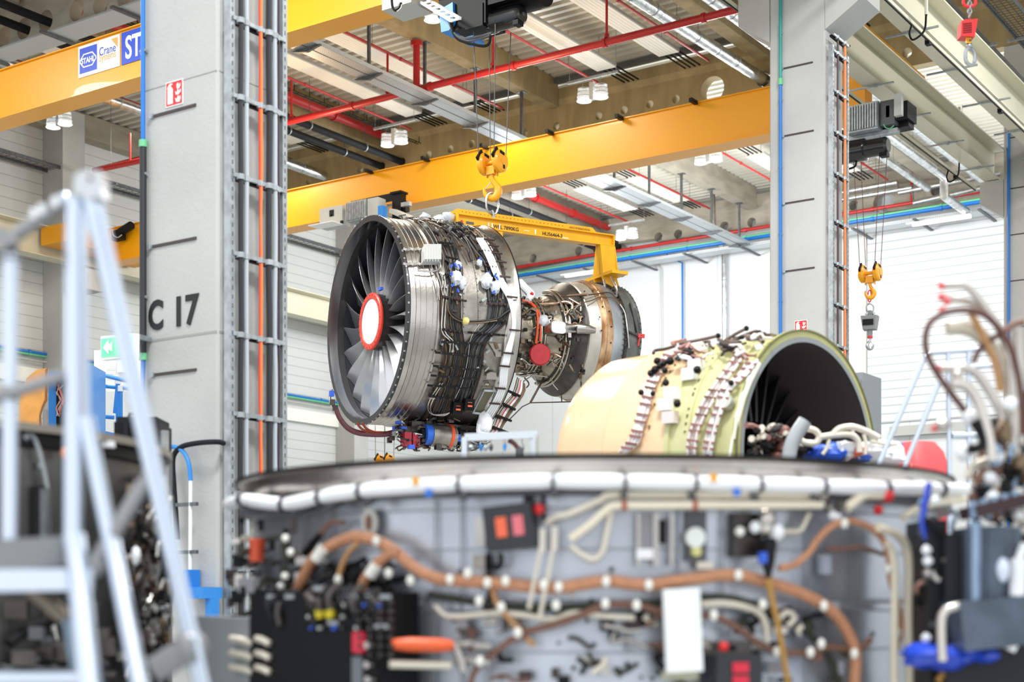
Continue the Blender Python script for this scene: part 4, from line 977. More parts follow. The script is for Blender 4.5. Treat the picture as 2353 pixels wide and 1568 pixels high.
# dark comb rails across the harness
for i, (pa, pb) in enumerate((((1016, 681), (1070, 692)), ((1118, 698), (1163, 700)), ((1050, 737), (1070, 741)), ((1100, 740), (1163, 738)), ((1018, 757), (1060, 764)), ((1075, 764), (1160, 771)), ((1014, 786), (1112, 790)),
        ((1000, 810), (1106, 821)), ((995, 841), (1104, 852)), ((990, 863), (1098, 872)), ((982, 886), (1088, 894)), ((985, 910), (1040, 918)), ((1022, 630), (1050, 636)), ((1005, 556), (1040, 560)), ((1024, 590), (1052, 596)), ((1100, 576), (1135, 580)), ((1112, 612), (1142, 616)))):
    n = 8; P = [on(pa[0]+(pb[0]-pa[0])*k/n, pa[1]+(pb[1]-pa[1])*k/n, .075) for k in range(n+1)]
    c = MB()
    for k in range(n): c.bar(P[k], P[k+1], .012, .03)
    c.build('comb_rail', BLACK if i > 1 else CLIP, eng)
    for k in range(1, n, 2)[:4] if i else range(0, n+1, 1):
        MB().ball(P[k]+(P[k]-C0-A*(P[k]-C0).dot(A)).normalized()*.012, .016, 0, 8).build('clip', CLIP, eng)
# raised seam with studs between the bundles
for k in range(30):
    s_ = .86+.02; p = sth(s_, 30-k*3.6, 1.515); MB().ball(p, .012, 0, 6).build('rivet', GALV, eng)
for k in range(26):
    p = sth(1.11, 36-k*3.6, 1.512); MB().ball(p, .010, 0, 6).build('rivet', GALV, eng)
# many small clip blocks and fittings on the upper half
FIT = [CLIP, HRN[2], HRN[0], GALV, HRN[3]]
for k in range(95):
    if k < 55: s_ = rnd.uniform(.52, 1.45); th = rnd.uniform(38, 88)
    else: s_ = rnd.choice([rnd.uniform(.52, .8), rnd.uniform(1.15, 1.45)]); th = rnd.uniform(-60, 40)
    p = sth(s_, th, 1.54); u = (p-C0-A*(p-C0).dot(A)).normalized(); w_ = A.cross(u); a = rnd.uniform(0, PI)
    x = A*math.cos(a)+w_*math.sin(a); y = u.cross(x); c = MB(); c.obox(p, x*rnd.uniform(.015, .05), y*rnd.uniform(.01, .022), u*rnd.uniform(.012, .035)); c.build('fitting', rnd.choice(FIT), eng)
for k in range(26):
    s_ = rnd.uniform(.5, 1.4); th = rnd.uniform(45, 86); pts = []
    for j in range(5): s_ += rnd.uniform(-.09, .12); th -= rnd.uniform(-4, 8); pts.append(sth(s_, min(th, 92), 1.53+rnd.uniform(.01, .06)))
    MB().tube(smooth(pts, 4), rnd.uniform(.007, .012), 6).build('cross_line', rnd.choice(HRN), eng)
# electronics unit with straps
u0 = on(990, 585, .0); u = (u0-C0-A*(u0-C0).dot(A)).normalized(); w_ = A.cross(u)
ax_ = (on(996, 566, 0)-on(970, 566, 0)).normalized(); ay_ = (on(983, 605)-on(983, 566)).normalized(); az_ = ax_.cross(ay_).normalized()
if az_.dot(u) < 0: az_ = -az_
c = MB(); c.obox(on(991, 585, .09), ax_*.14, ay_*.15, az_*.06)
c.build('control_unit', mat('unit_grey', 'c9cbc9', .4, .3), eng)
for k in range(6): MB().bar(on(991, 585, .152)+ax_*(-.11+.045*k)-ay_*.14, on(991, 585, .152)+ax_*(-.11+.045*k)+ay_*.14, .006, .008).build('unit_fin', GREYP, eng)
for yy in (572, 606):
    P = [on(926+8*k, yy+(3 if k % 2 else 0)-(k*.2), .035) for k in range(7)]; c = MB()
    for k in range(6): c.bar(P[k], P[k+1], .03, .035)
    c.build('unit_mount', CASE, eng)
for dx in (0, 9, 16): otube([(990+dx, 600), (993+dx, 620), (1003+dx, 650), (1010+dx, 690)], .009, HRN[2], .05, 'unit_cable')
# film wrapped valves with blue tape
for (px, py, r, pcs) in ((1048, 640, .085, ((1037, 612), (1036, 630), (1056, 612), (1040, 656))), (1062, 650, .07, ((1052, 668),)), (1118, 646, .085, ((1122, 628), (1103, 597))), (1138, 662, .075, ((1138, 632), (1134, 672), (1142, 640))), (1052, 610, .05, ((1046, 609),)), (1102, 604, .04, ())):
    p = on(px, py, .07); MB().crumple(p, r, 0, 16, (1, 1, 1.25), .22, rnd).build('film_wrap', PLASTIC, eng)
    for (a, b) in pcs: q = on(a, b, .1); MB().obox(q, A*.013, (Z_*.8+A*rnd.uniform(-.6,.6))*.030, S*.014).build('blue_tape', TAPE, eng)
# yellow tag and harness loop
otube([(1030, 690), (1034, 712), (1045, 727), (1069, 738), (1105, 738), (1140, 733), (1160, 720), (1172, 712)], .015, HRN[0], .08, 'harness_loop')
otube([(1028, 690), (1031, 715), (1043, 731), (1069, 742), (1105, 742), (1142, 737)], .010, HRN[3], .09, 'harness_loop')
MB().crumple(on(1069, 738, .10), .055, 0, 10, (1.2, .6, .9), .2, rnd).build('yellow_tag', mat('tag_yellow', 'ecd98a', .6), eng)
# plates and boxes lower right
def plate(pts, h, m, name, th=.02):
    P = [on(a, b, h) for a, b in pts]; n = (P[1]-P[0]).cross(P[-1]-P[0]).normalized(); return MB().prism(P, n*th).build(name, m, eng)
plate([(1124, 789), (1152, 790), (1152, 820), (1140, 821), (1138, 812)], .04, CASE, 'access_plate')
plate([(1117, 872), (1119, 860), (1128, 856), (1140, 857), (1142, 873)], .06, CASE, 'access_plate')
plate([(1112, 899), (1139, 900), (1116, 952), (1087, 948)], .03, mat('panel_olive', '6d6a55', .5), 'drain_panel')
for a, b in (((1112, 898), (1140, 899)), ((1140, 899), (1117, 953)), ((1117, 953), (1086, 949)), ((1086, 949), (1112, 898))): MB().bar(on(*a, .06), on(*b, .06), .02, .03).build('panel_frame', GALV, eng)
for (px, py) in ((1049, 938), (1076, 930)):
    p = on(px, py, .10); o = MB().obox(p, A*.075, (Z_*.95+S*.3)*.085, S*.05-Z_*.01).build('relay_box', BLACK, eng)
    for dz in (.03, -.03): MB().obox(p+S*.055+Z_*dz+Z_*.0, A*.035, Z_*.012, S*.006).build('orange_label', ORANGE, o)
# accessory gearbox hanging below
def under(px, py, l=.3): return pl(px, py, l)
def ucyl(a, b, r, m, name, l=.3, seg=16): return MB().cyl(under(*a, l), under(*b, l), r, seg).build(name, m, eng)
c = MB(); c.bar(under(930, 985, .2), under(1100, 1000, .2), .5, .18, Z_); c.build('gearbox_casing', CASED, eng)
ucyl((988, 1000), (1042, 1006), .17, CASE2, 'starter_body', .5); ucyl((1028, 1003), (1034, 1004), .185, mat('band_orange', 'e4552f', .4), 'orange_band', .5)
ucyl((974, 999), (990, 1000), .15, mat('wrap_blue', '2a62c8', .35), 'blue_cover', .5); ucyl((962, 1000), (976, 1000), .13, BLACK, 'pump_body', .45)
for (a, b) in ((928, 1010), (947, 1013)):
    p = under(a+5, b, .5); MB().obox(p, A*.055, S*.08, Z_*.10).build('red_cover', mat('cover_crimson', 'a31f33', .4), eng)
ucyl((1050, 1005), (1095, 1010), .12, CASED, 'pump_body', .45); ucyl((1058, 990), (1080, 994), .15, BLACK, 'pump_body', .2)
for k in range(70):
    px = rnd.uniform(905, 1110); py = 962+rnd.uniform(0, 70); pts = [under(px, py, rnd.uniform(.1, .6))]
    for j in range(4): px += rnd.uniform(-18, 22); py += rnd.uniform(-9, 10); pts.append(under(min(max(px, 895), 1125), min(py, 1036), rnd.uniform(.2, .65)))
    MB().tube(smooth(pts, 4), rnd.uniform(.008, .018), 6).build('gearbox_line', rnd.choice(HRN+[CASED, CASE]), eng)
for k in range(40):
    p = under(rnd.uniform(900, 1110), rnd.uniform(968, 1028), rnd.uniform(.3, .6)); a = rnd.uniform(0, PI)
    MB().obox(p, A*rnd.uniform(.02, .05), S*rnd.uniform(.02, .05), Z_*rnd.uniform(.015, .05)).build('gearbox_fitting', rnd.choice([CASED, BLACK, CASE, CLIP, TAPE, GALV]), eng)
for dz, l in ((0, .2), (7, .35)):
    MB().tube(smooth([under(a, b+dz*.6, l) for a, b in ((772, 938), (780, 958), (797, 980), (820, 992), (850, 996), (885, 996), (905, 992))], 5), .03, 8).build('drain_hose', mat('hose_maroon', '5b2a30', .4), eng)
for dz in (0, 6): MB().tube(smooth([under(a+dz*2, b, .3) for a, b in ((820, 972), (830, 985), (848, 993), (868, 994))], 4), .018, 7).build('drain_hose', mat('hose_rust', '8c3d2a', .4), eng)
for k, (px, py) in enumerate(((762, 905), (764, 925), (770, 938), (900, 1004), (895, 1012))):
    p = under(px, py, .2); MB().obox(p, A*.03, S*.03, Z_*.04).build('gearbox_fitting', rnd.choice([CLIP, CASED, TAPE]), eng)
MB().tube(smooth([under(a, b, .1) for a, b in ((762, 895), (758, 915), (764, 940), (772, 950))], 4), .02, 7).build('silver_line', HRN[2], eng)
# white wrapped duct low right of the fan case
MB().crumple(on(1114, 970, .16), .15, 0, 14, (.8, .8, 1.1), .12, rnd).build('white_wrap', mat('wrap_white', 'f0f1f4', .5), eng)
MB().tube(smooth([on(1102, 975, .2), on(1102, 995, .3, 1.5), pl(1125, 1002, .9), pl(1160, 1001, .8)], 5), .045, 10).build('white_duct', mat('wrap_white', 'f0f1f4', .5), eng)
# hanging line bundle behind the rear rim
for k in range(11):
    x = k*4.6; pts = [(1190+x*.35, 868+k*1.5), (1178+x*.6, 905), (1160+x*.7, 945), (1147+x*.55, 978), (1132+x*.75, 1000)]
    MB().tube(smooth([pl(a-(14 if i > 1 else 0), b, .55) for i, (a, b) in enumerate(pts)], 5), .013, 7).build('hanging_line', rnd.choice([WHT, HRN[2], HRN[3], HRN[2]]) if k != 4 else REDB, eng)
for (a, b) in (((1166, 898), (1195, 911)), ((1150, 925), (1184, 942)), ((1133, 952), (1175, 968)), ((1115, 975), (1168, 995))):
    MB().bar(pl(*a, .6), pl(*b, .6), .04, .03).build('comb_rail', BLACK, eng)

# ---- core
COREM = mat('core_metal', 'aaa08f', .35, .9, noise=.35, nscale=5, bump=.2, bscale=18)
c = MB(); c.lathe(C0, A, [(1.3, .50), (1.75, .50), (2.2, .50), (2.22, .55), (2.26, .55), (2.28, .50), (2.55, .51), (2.57, .57), (2.62, .57), (2.64, .53), (2.85, .58), (3.0, .66)], 64); c.build('core_case', COREM, eng)
c = MB(); c.lathe(C0, A, [(3.0, .66), (3.2, .80), (3.26, .87), (3.30, .89), (3.32, .87)], 72); c.build('turbine_front', CASED, eng)
P_ = [(3.32, .87), (3.335, .895), (3.345, .875), (3.53, .925)]
c = MB(); c.lathe(C0, A, P_, 80); c.build('turbine_shell', mat('shell_grey', 'c9c3b8', .4, .7, noise=.12, nscale=6), eng)
RUST = mat('shell_rust', 'd2b08a', .42, .6, col2='95633a', nscale=3.5, stretch=(1.5, 1.5, .8))
c = MB(); c.lathe(C0, A, [(3.53, .93), (3.61, .945), (3.62, .96), (3.65, .96), (3.66, .945), (3.73, .945)], 80); c.build('heat_stained_shell', RUST, eng)
c = MB(); c.lathe(C0, A, [(3.73, .94), (3.94, .925)], 80); c.build('turbine_shell', mat('shell_blue', 'b4b9bd', .4, .7, noise=.35, nscale=3, stretch=(1, 1, .4)), eng)
c = MB(); c.lathe(C0, A, [(3.94, .925), (3.95, .955), (3.99, .955), (4.0, .92)], 80); o = c.build('bolted_flange', CASED, eng)
for k in range(70):
    g = 2*PI*k/70; p = sth(3.945, k*360/70, .95); uu = (S*math.cos(g)+Z_*math.sin(g)); MB().obox(p, uu*.012, A.cross(uu)*.012, A*.02).build('flange_nut', mat('nut_dark', '4b443e', .4, .6), eng)
c = MB(); c.lathe(C0, A, [(4.0, .92), (4.02, .90), (4.22, .895), (4.235, .93), (4.26, .93), (4.26, .86), (4.1, .5), (4.1, 0)], 80); c.build('rear_frame', mat('frame_grey', '767975', .5, .5, noise=.3, nscale=4), eng)
for k in range(60): p = sth(4.245, k*6, .935); MB().ball(p, .012, 0, 6).build('frame_bolt', CASED, eng)
R8 = lambda px, py, R=.93, h=.0: cylp(px, py, R+h)
for (px, py) in ((1378, 729), (1382, 760), (1400, 716), (1405, 751), (1404, 788), (1362, 668), (1343, 670), (1373, 668), (1385, 705)):
    MB().ball(R8(px, py, .95), .014, 0, 8).build('shell_boss', CASED, eng)
def ctube(pts, r, m, R=.55, name='core_pipe', h=.05, k=4): return MB().tube(smooth([cylp(a, b, (R(a) if callable(R) else R)+h) for a, b in pts], k), r, 8).build(name, m, eng)
RC = lambda px: .52 if px < 1265 else (.52+(px-1265)*.0046 if px < 1345 else .93)
# manifolds round the core
for s_, r_, rt in ((2.66, .60, .020), (2.72, .61, .02), (3.02, .72, .022), (3.08, .74, .022)):
    pts = [sth(s_, g, r_) for g in range(-110, 96, 8)]; MB().tube(pts, rt, 8).build('manifold', mat('manifold_metal', 'b9b1a4', .25, 1), eng)
otb = [((1200, 690), (1225, 700), (1233, 715), (1236, 745), (1231, 790)), ((1222, 700), (1238, 718), (1243, 745), (1241, 785))]
for P in otb: ctube(P, .018, mat('hose_orange', 'e0552a', .4), RC, 'orange_hose', .08)
ctube([(1195, 697), (1240, 694), (1280, 688), (1293, 684), (1320, 680), (1350, 677)], .026, mat('pipe_tan', 'b09480', .35, .8), RC, 'bleed_pipe', .06)
ctube([(1240, 700), (1275, 698), (1300, 694), (1315, 700), (1315, 712)], .02, mat('pipe_tan', 'b09480'), RC, 'bleed_pipe', .09)
ctube([(1290, 682), (1330, 680), (1370, 676), (1400, 673), (1420, 690), (1432, 706)], .010, HRN[1], .95, 'shell_line', .02)
ctube([(1335, 697), (1362, 690), (1380, 683), (1410, 686), (1430, 706)], .009, HRN[3], .95, 'shell_line', .02)
ctube([(1425, 700), (1436, 720), (1442, 760), (1445, 800)], .012, CASE, .93, 'shell_line', .05)
for k in range(70):
    px = rnd.uniform(1188, 1320); py = rnd.choice([rnd.uniform(683, 725), rnd.uniform(683, 860), rnd.uniform(815, 870)]); pts = [(px, py)]
    for j in range(4): px += rnd.uniform(-10, 20); py += rnd.uniform(-16, 18); pts.append((min(max(px, 1185), 1335), py))
    ctube(pts, rnd.uniform(.007, .018), rnd.choice(HRN+[COREM, mat('pipe_tan', 'b09480')]), RC, 'core_line', rnd.uniform(.03, .09))
for k in range(80):
    px = rnd.uniform(1188, 1340); py = rnd.uniform(680, 880); p = cylp(px, py, RC(px)+.04); a = rnd.uniform(0, PI)
    MB().obox(p, A*rnd.uniform(.012, .04), S*rnd.uniform(.012, .03), Z_*rnd.uniform(.012, .035)).build('core_fitting', rnd.choice([CASED, COREM, CASE, CLIP, HRN[3], BLACK]), eng)
MB().crumple(cylp(1248, 738, .60), .09, 0, 12, (1, 1, 1), .15, rnd).build('film_wrap', PLASTIC, eng)
# red round blank
p = cylp(1241, 815, .72); d = (O-p).normalized(); n = (S*.9+d*.3-A*.25).normalized()
c = MB(); c.lathe(p, -n, [(-.02, 0), (-.02, .15), (0, .166), (.05, .166), (.05, .12)], 36); c.build('red_blank', mat('blank_red', 'b9242b', .5, noise=.12, nscale=10), eng)
# white blanked duct and tapered pipe
p = cylp(1279, 754, .78); c = MB()
pts = []
for k in range(28):
    g = 2*PI*k/28; pts.append(p+A*(.135*abs(math.cos(g))**.55*math.copysign(1, math.cos(g)))+Z_*(.095*abs(math.sin(g))**.55*math.copysign(1, math.sin(g)))+S*.06)
c.prism(pts, -S*.20); c.build('starter_duct', CASE, eng)
pts2 = [q+S*.005 for q in pts]; c = MB(); c.prism([p+(q-p)*.93+S*.012 for q in pts], -S*.02); c.build('duct_blank', mat('cover_pale', 'dfe9f2'), eng)
q0, q1, q2, q3 = cylp(1300, 755, .78), cylp(1325, 755, .9), cylp(1350, 757, .98), cylp(1367, 760, .99)
MB().tube([q0, q1, q1+(q2-q1)*.05, q2, q3], [.085, .07, .09, .075, .045], 18).build('air_duct', CASE, eng)
for a, b in ((1307, 700), (1313, 730)): pass
MB().bar(cylp(1308, 738, .85), cylp(1309, 776, .85), .02, .05).build('duct_bracket', CASE, eng)
# red plug on the rear frame and thin struts
p = cylp(1470, 772, .92); MB().obox(p+A*.02, A*.06, S*.02, Z_*.03).build('red_plug', mat('plug_red', 'd4403a', .4), eng); MB().bar(p, p-Z_*.16-A*.03, .02, .02).build('red_ribbon', mat('plug_red', 'd4403a'), eng)
MB().bar(cylp(1447, 697, .93), cylp(1463, 765, .93), .02, .02).build('frame_strut', CASED, eng)
MB().bar(cylp(1440, 760, .93), cylp(1466, 772, .93), .025, .025).build('frame_strut', CASED, eng)
def sl(pts, r, m=None, name='drain_line', l=.1): MB().tube([pl(a, b, l) for a, b in pts], r, 6).build(name, m or HRN[1], eng)
sl([(1250, 868), (1219, 925)], .018); sl([(1219, 926), (1345, 923)], .010); sl([(1219, 926), (1200, 935), (1170, 965)], .010); sl([(1288, 890), (1291, 924)], .010)
for P in (((1195, 862), (1230, 857), (1262, 852)), ((1198, 850), (1235, 852), (1290, 862)), ((1205, 868), (1215, 885), (1190, 905)), ((1265, 852), (1270, 880), (1282, 896)), ((1190, 900), (1200, 880), (1225, 862)), ((1228, 862), (1235, 885)), ((1210, 860), (1262, 868), (1300, 885), (1320, 905))):
    MB().tube(smooth([pl(a, b, .2) for a, b in P], 4), .011, 6).build('drain_line', rnd.choice(HRN), eng)
# white wrapped lines on top behind the rim
for dx, m in ((0, WHT), (6, WHT), (-4, mat('wrap_white', 'f0f1f4'))):
    MB().tube(smooth([pl(1190+dx, 646, .2), pl(1203+dx, 660, .3), pl(1218+dx, 677, .3), pl(1212, 690, .4)], 4), .04, 8).build('wrapped_line', m, eng)
for (a, b) in ((1194, 690), (1222, 676)): MB().ball(pl(a, b, .35), .03).build('red_cap', REDB, eng)
for (a, b, r) in ((1030, 497, .10), (1010, 500, .08), (975, 494, .07), (1080, 512, .07)): MB().crumple(pl(a, b+4, -.1), r, 0, 10, (1.2, 1.2, .8), .25, rnd).build('film_wrap', PLASTIC, eng)
# mount hooks at the rear yoke
for s in (-.1, .12): MB().tube(smooth([cylp(1395, 655, .97)+S*s+Z_*.1, cylp(1404, 665, .97)+S*s*1.2, cylp(1416, 682, .95)], 4), [.02]*8+[.02], 7).build('mount_strap', CASE, eng)
# ================================================================== FOREGROUND: UPRIGHT FAN CASE
rnd = random.Random(23)
def zl(Z, L, h=0.): return O+FW*Z+RT*L+Z_*h
CF = zl(6.32, .34); CF.z = 0
def fp(px, py, r): return cylp(px, py, r, CF, Z_)
BODY = mat('shell_bluegrey', 'c0c5cf', .34, .7, noise=.22, nscale=2.5, bump=.1, bscale=10)
BODYW = mat('shell_warm', '85807b', .4, .8, noise=.3, nscale=3)
TAN = mat('hose_tan', 'c58a66', .5, noise=.15, nscale=30); TANT = mat('hose_thin', 'b98a5a', .5)
CREAMT = mat('tube_cream', 'ded6c6', .35, .3); OLIVE = mat('cable_olive', '2f3524', .6, noise=.6, nscale=60); BRN = mat('hose_brown', '7a5546', .5)
WCLIP = mat('clip_white', 'f1efe6', .4)
fe = thing('fan_case', CF, 'large upright fan case in the blurred foreground, with white insulated ring and tan hoses', 'engine part')
zr = E+.478
def ring(name, prof, m, seg=140, par=fe, c0=CF): c = MB(); c.lathe(c0, Z_, prof, seg); return c.build(name, m, par)
ring('rim_seal', [(zr-.012, 1.49), (zr-.012, 1.515), (zr, 1.515), (zr, 1.47), (zr-.01, 1.46)], BLACK)
ring('flange_band', [(zr-.10, 1.45), (zr-.10, 1.475), (zr-.075, 1.49), (zr-.02, 1.495), (zr-.012, 1.505)], CASE)
ring('inner_liner', [(zr-.01, 1.46), (zr-.06, 1.41), (.35, 1.40)], LINER)
ring('case_shell', [(.30, 1.44), (.32, 1.46), (E-.42, 1.44), (E-.40, 1.47), (E-.38, 1.44), (E-.05, 1.43), (E-.04, 1.45), (E-.02, 1.45), (E-.01, 1.43), (zr-.10, 1.44)], BODY)
ring('lower_flange', [(.24, 1.40), (.24, 1.56), (.30, 1.56), (.30, 1.44)], CASED)
for k in range(4):
    g = PI/4+k*PI/2; p = CF+V((math.cos(g)*1.3, math.sin(g)*1.3, 0)); MB().box((p.x-.08, p.y-.08, 0), (p.x+.08, p.y+.08, .24)).build('stand_foot', GREYD, fe)
ring('outer_groove', [(zr-.135, 1.44), (zr-.135, 1.50), (zr-.105, 1.50), (zr-.105, 1.44)], GREYD)
def ft(pts, r, m, R=1.50, name='hose', k=5, par=fe, seg=9): 
    P = smooth([fp(a, b, R) for a, b in pts], k); return MB().tube(P, r, seg).build(name, m, par)
# white insulated ring line with dark clamps
guide = [(522, 1160), (560, 1148), (610, 1156), (665, 1160), (705, 1150), (760, 1138), (850, 1126), (960, 1118), (1055, 1113), (1270, 1106), (1430, 1107), (1600, 1110), (1745, 1114), (1885, 1118), (2035, 1122), (2140, 1124), (2200, 1126), (2255, 1130)]
joints = [560, 655, 738, 830, 1057, 1272, 1436, 1597, 1745, 1890, 2034, 2160]
cuts = [522]+joints+[2262]
def gy(x):
    for a, b in zip(guide, guide[1:]):
        if a[0] <= x <= b[0]: return a[1]+(b[1]-a[1])*(x-a[0])/(b[0]-a[0])
    return guide[-1][1]
for a, b in zip(cuts, cuts[1:]):
    n = max(2, int((b-a)/30)); pts = [fp(a+3+(b-a-6)*k/n, gy(a+(b-a)*k/n), 1.56) for k in range(n+1)]
    rr = [.0225]+[.0255]*(n-1)+[.0225]; MB().tube(pts, rr, 14).build('insulated_line', WHT, fe)
for x in joints:
    p = fp(x, gy(x), 1.56); q = fp(x+4, gy(x), 1.56); MB().tube([p-(q-p)*.9, p+(q-p)*.9], .0285, 14).build('line_clamp', mat('clamp_black', '1d1518', .5), fe)
    u = (p-V((CF.x, CF.y, p.z))).normalized(); MB().bar(p-u*.02-Z_*.045, p-u*.12-Z_*.0, .02, .02).build('line_bracket', GREYD, fe)
for x, y_, m in ((955, 1106, YEL), (985, 1134, BLUE), (1640, 1098, YEL), (1693, 1132, BLUE)):
    p = fp(x, y_, 1.588); MB().obox(p, RT*.012, FW*.004, Z_*.012).build('colour_mark', m, fe)
# hoses
H1 = [(679, 1363), (716, 1292), (749, 1262), (800, 1237), (837, 1235), (884, 1252), (918, 1276), (958, 1309), (1005, 1330), (1034, 1334), (1135, 1340), (1236, 1350), (1290, 1351), (1337, 1343), (1397, 1336), (1455, 1343), (1495, 1345), (1539, 1338), (1601, 1330), (1652, 1323), (1702, 1323), (1753, 1336), (1803, 1350), (1854, 1370), (1897, 1394), (1931, 1427), (1955, 1468), (1966, 1511), (1961, 1600)]
ft(H1, .0205, TAN, 1.53, 'main_hose')
ft([(823, 1377), (837, 1336), (867, 1296), (901, 1272), (916, 1274)], .018, TAN, 1.545, 'branch_hose')
ft([(773, 1353), (783, 1309), (800, 1272), (825, 1246)], .010, TANT, 1.54)
ft([(736, 1229), (759, 1202), (790, 1202)], .009, BRN, 1.50); ft([(700, 1275), (716, 1252), (738, 1227)], .013, BLACK, 1.50, 'hose_boot')
ft([(985, 1366), (1067, 1380), (1135, 1390), (1236, 1397), (1337, 1394), (1394, 1390), (1471, 1390), (1550, 1378), (1625, 1373), (1685, 1377), (1753, 1397), (1820, 1431), (1870, 1468), (1904, 1511), (1938, 1600)], .013, OLIVE, 1.50, 'braided_cable')
ft([(1127, 1340), (1145, 1393), (1175, 1427), (1209, 1467), (1229, 1484)], .010, TANT, 1.52)
ft([(1205, 1452), (1269, 1437), (1337, 1413), (1387, 1393), (1455, 1390), (1525, 1407), (1600, 1415), (1641, 1417), (1688, 1440), (1736, 1474), (1786, 1498), (1857, 1501), (1904, 1488), (1965, 1495)], .012, BRN, 1.52)
ft([(1000, 1393), (1034, 1417), (1135, 1410), (1202, 1414), (1269, 1424), (1320, 1410), (1397, 1417), (1458, 1420)], .011, CREAMT, 1.51, 'silver_line')
ft([(1209, 1460), (1170, 1475), (1125, 1510), (1090, 1545), (1075, 1600)], .011, BRN, 1.53)
ft([(1610, 1390), (1660, 1387), (1710, 1395), (1745, 1410), (1760, 1440), (1762, 1475)], .013, CREAMT, 1.51, 'silver_line')
ft([(1303, 1184), (1340, 1168), (1380, 1150), (1414, 1139), (1600, 1139), (1750, 1140), (1897, 1142)], .0135, CREAMT, 1.50, 'rigid_tube')
ft([(1255, 1205), (1275, 1190), (1303, 1184)], .012, CREAMT, 1.50, 'rigid_tube')
ft([(1310, 1239), (1353, 1208), (1390, 1175), (1414, 1163), (1500, 1162), (1600, 1161), (1750, 1161), (1890, 1161)], .0135, mat('tube_ivory', 'eee3cc', .35), 1.535, 'rigid_tube')
ft([(1310, 1255), (1337, 1276), (1364, 1286), (1384, 1269), (1394, 1228), (1404, 1175)], .011, CREAMT, 1.51, 'rigid_tube')
for x in (1434, 1597): 
    p = fp(x, 1162, 1.535); MB().cyl(p-RT*.008, p+RT*.008, .018, 10).build('tube_band', mat('band_rust', 'a8553f'), fe)
ft([(1945, 1168), (1965, 1152), (1988, 1138), (2034, 1138)], .017, mat('tube_ivory', 'eee3cc'), 1.56, 'rigid_tube')
p = fp(2040, 1140, 1.57); MB().ball(p, .024).build('red_cap', REDB, fe); MB().ball(fp(2018, 1172, 1.55), .018).build('red_cap', REDB, fe)
ft([(1249, 1222), (1235, 1300), (1215, 1400)], .007, CREAMT, 1.56, 'thin_line'); ft([(1276, 1230), (1262, 1310), (1240, 1420)], .007, CREAMT, 1.56, 'thin_line')
for x, y_ in ((1247, 1250), (1274, 1245)): p = fp(x, y_, 1.55); MB().cyl(p-Z_*.03, p+Z_*.05, .016, 10).build('line_coupling', CASE, fe)
ft([(1790, 1306), (1823, 1299), (1857, 1272), (1880, 1239), (1914, 1208), (1951, 1198), (1998, 1212), (2029, 1242), (2042, 1282), (2045, 1326), (2059, 1377), (2069, 1444), (2055, 1511), (2052, 1600)], .012, TAN, 1.55, 'branch_hose')
ft([(1900, 1262), (1940, 1262), (1980, 1258), (2030, 1275)], .008, BRN, 1.50)
ft([(1765, 1330), (1775, 1380), (1790, 1450), (1802, 1520), (1815, 1600)], .010, mat('hose_ochre', 'b0833c', .5), 1.58, 'hose')
for P, r in (([(2017, 1212), (2061, 1229), (2082, 1259), (2088, 1309), (2086, 1410), (2090, 1600)], .017), ([(2038, 1249), (2050, 1270), (2056, 1330), (2055, 1430), (2055, 1600)], .014), ([(2075, 1190), (2110, 1168), (2160, 1155), (2215, 1148)], .014)):
    ft(P, r, mat('tube_ivory', 'eee3cc'), 1.57, 'rigid_tube')
for x, y_ in ((865, 1243), (1034, 1332), (1162, 1336), (1284, 1350), (1393, 1337), (1491, 1345), (1697, 1322), (1893, 1393), (1963, 1503), (1101, 1382), (1278, 1392), (1391, 1388), (1463, 1392), (1152, 1396), (1190, 1455), (1640, 1415), (1753, 1390), (1787, 1450), (1786, 1498), (1862, 1500), (1887, 1480), (1940, 1203), (1075, 1318), (1249, 1345), (777, 1333), (1103, 1520), (893, 1318), (943, 1335), (1120, 1340), (2040, 1308), (2063, 1455)):
    p = fp(x, y_, 1.56); MB().ball(p, .0145, 0, 10, (1, 1, 1.3)).build('hose_clip', WCLIP, fe)
for x, y_ in ((735, 1272), (858, 1310)):
    a, b_ = fp(x-8, y_+14, 1.553), fp(x+8, y_-12, 1.553); MB().cyl(a, b_, .0225, 12).build('hose_label', WCLIP, fe)
# boxes
def fbox(x0, y0, x1, y1, R, d, m, name, par=fe, tilt=0):
    c = fp((x0+x1)/2, (y0+y1)/2, R); n = (c-V((CF.x, CF.y, c.z))).normalized(); t_ = Z_.cross(n)
    w_ = abs((fp(x1, (y0+y1)/2, R)-fp(x0, (y0+y1)/2, R)).dot(t_))/2; h_ = abs(fp((x0+x1)/2, y0, R).z-fp((x0+x1)/2, y1, R).z)/2
    a = R_(tilt); X1 = t_*math.cos(a)+Z_*math.sin(a); Z1 = Z_*math.cos(a)-t_*math.sin(a)
    return MB().obox(c, X1*w_, n*d, Z1*h_).build(name, m, par), c, X1, n, Z1
o, c_, x_, n_, z_ = fbox(1120, 1162, 1230, 1262, 1.51, .05, mat('box_charcoal', '25282e', .45), 'relay_box', tilt=6)
for s, m in ((-.022, mat('label_orange', 'ee6a45')), (.035, mat('label_pink', 'e0717a'))): MB().obox(c_+x_*s+n_*.052, x_*.018, n_*.002, z_*.033).build('warning_label', m, o)
MB().ball(fp(1238, 1171, 1.53), .019).build('red_cap', REDB, o)
fbox(1205, 1140, 1225, 1168, 1.52, .02, BLACK, 'box_lug'); fbox(1096, 1190, 1118, 1255, 1.49, .02, CASE, 'box_bracket'); fbox(1244, 1130, 1252, 1200, 1.46, .01, BLACK, 'seam_strip'); fbox(1090, 1275, 1118, 1310, 1.48, .02, CASE2, 'pipe_support'); fbox(1120, 1270, 1128, 1420, 1.47, .012, BLACK, 'seam_strip')
ft([(1125, 1300), (1145, 1305), (1152, 1290), (1150, 1272)], .010, BLACK, 1.50)
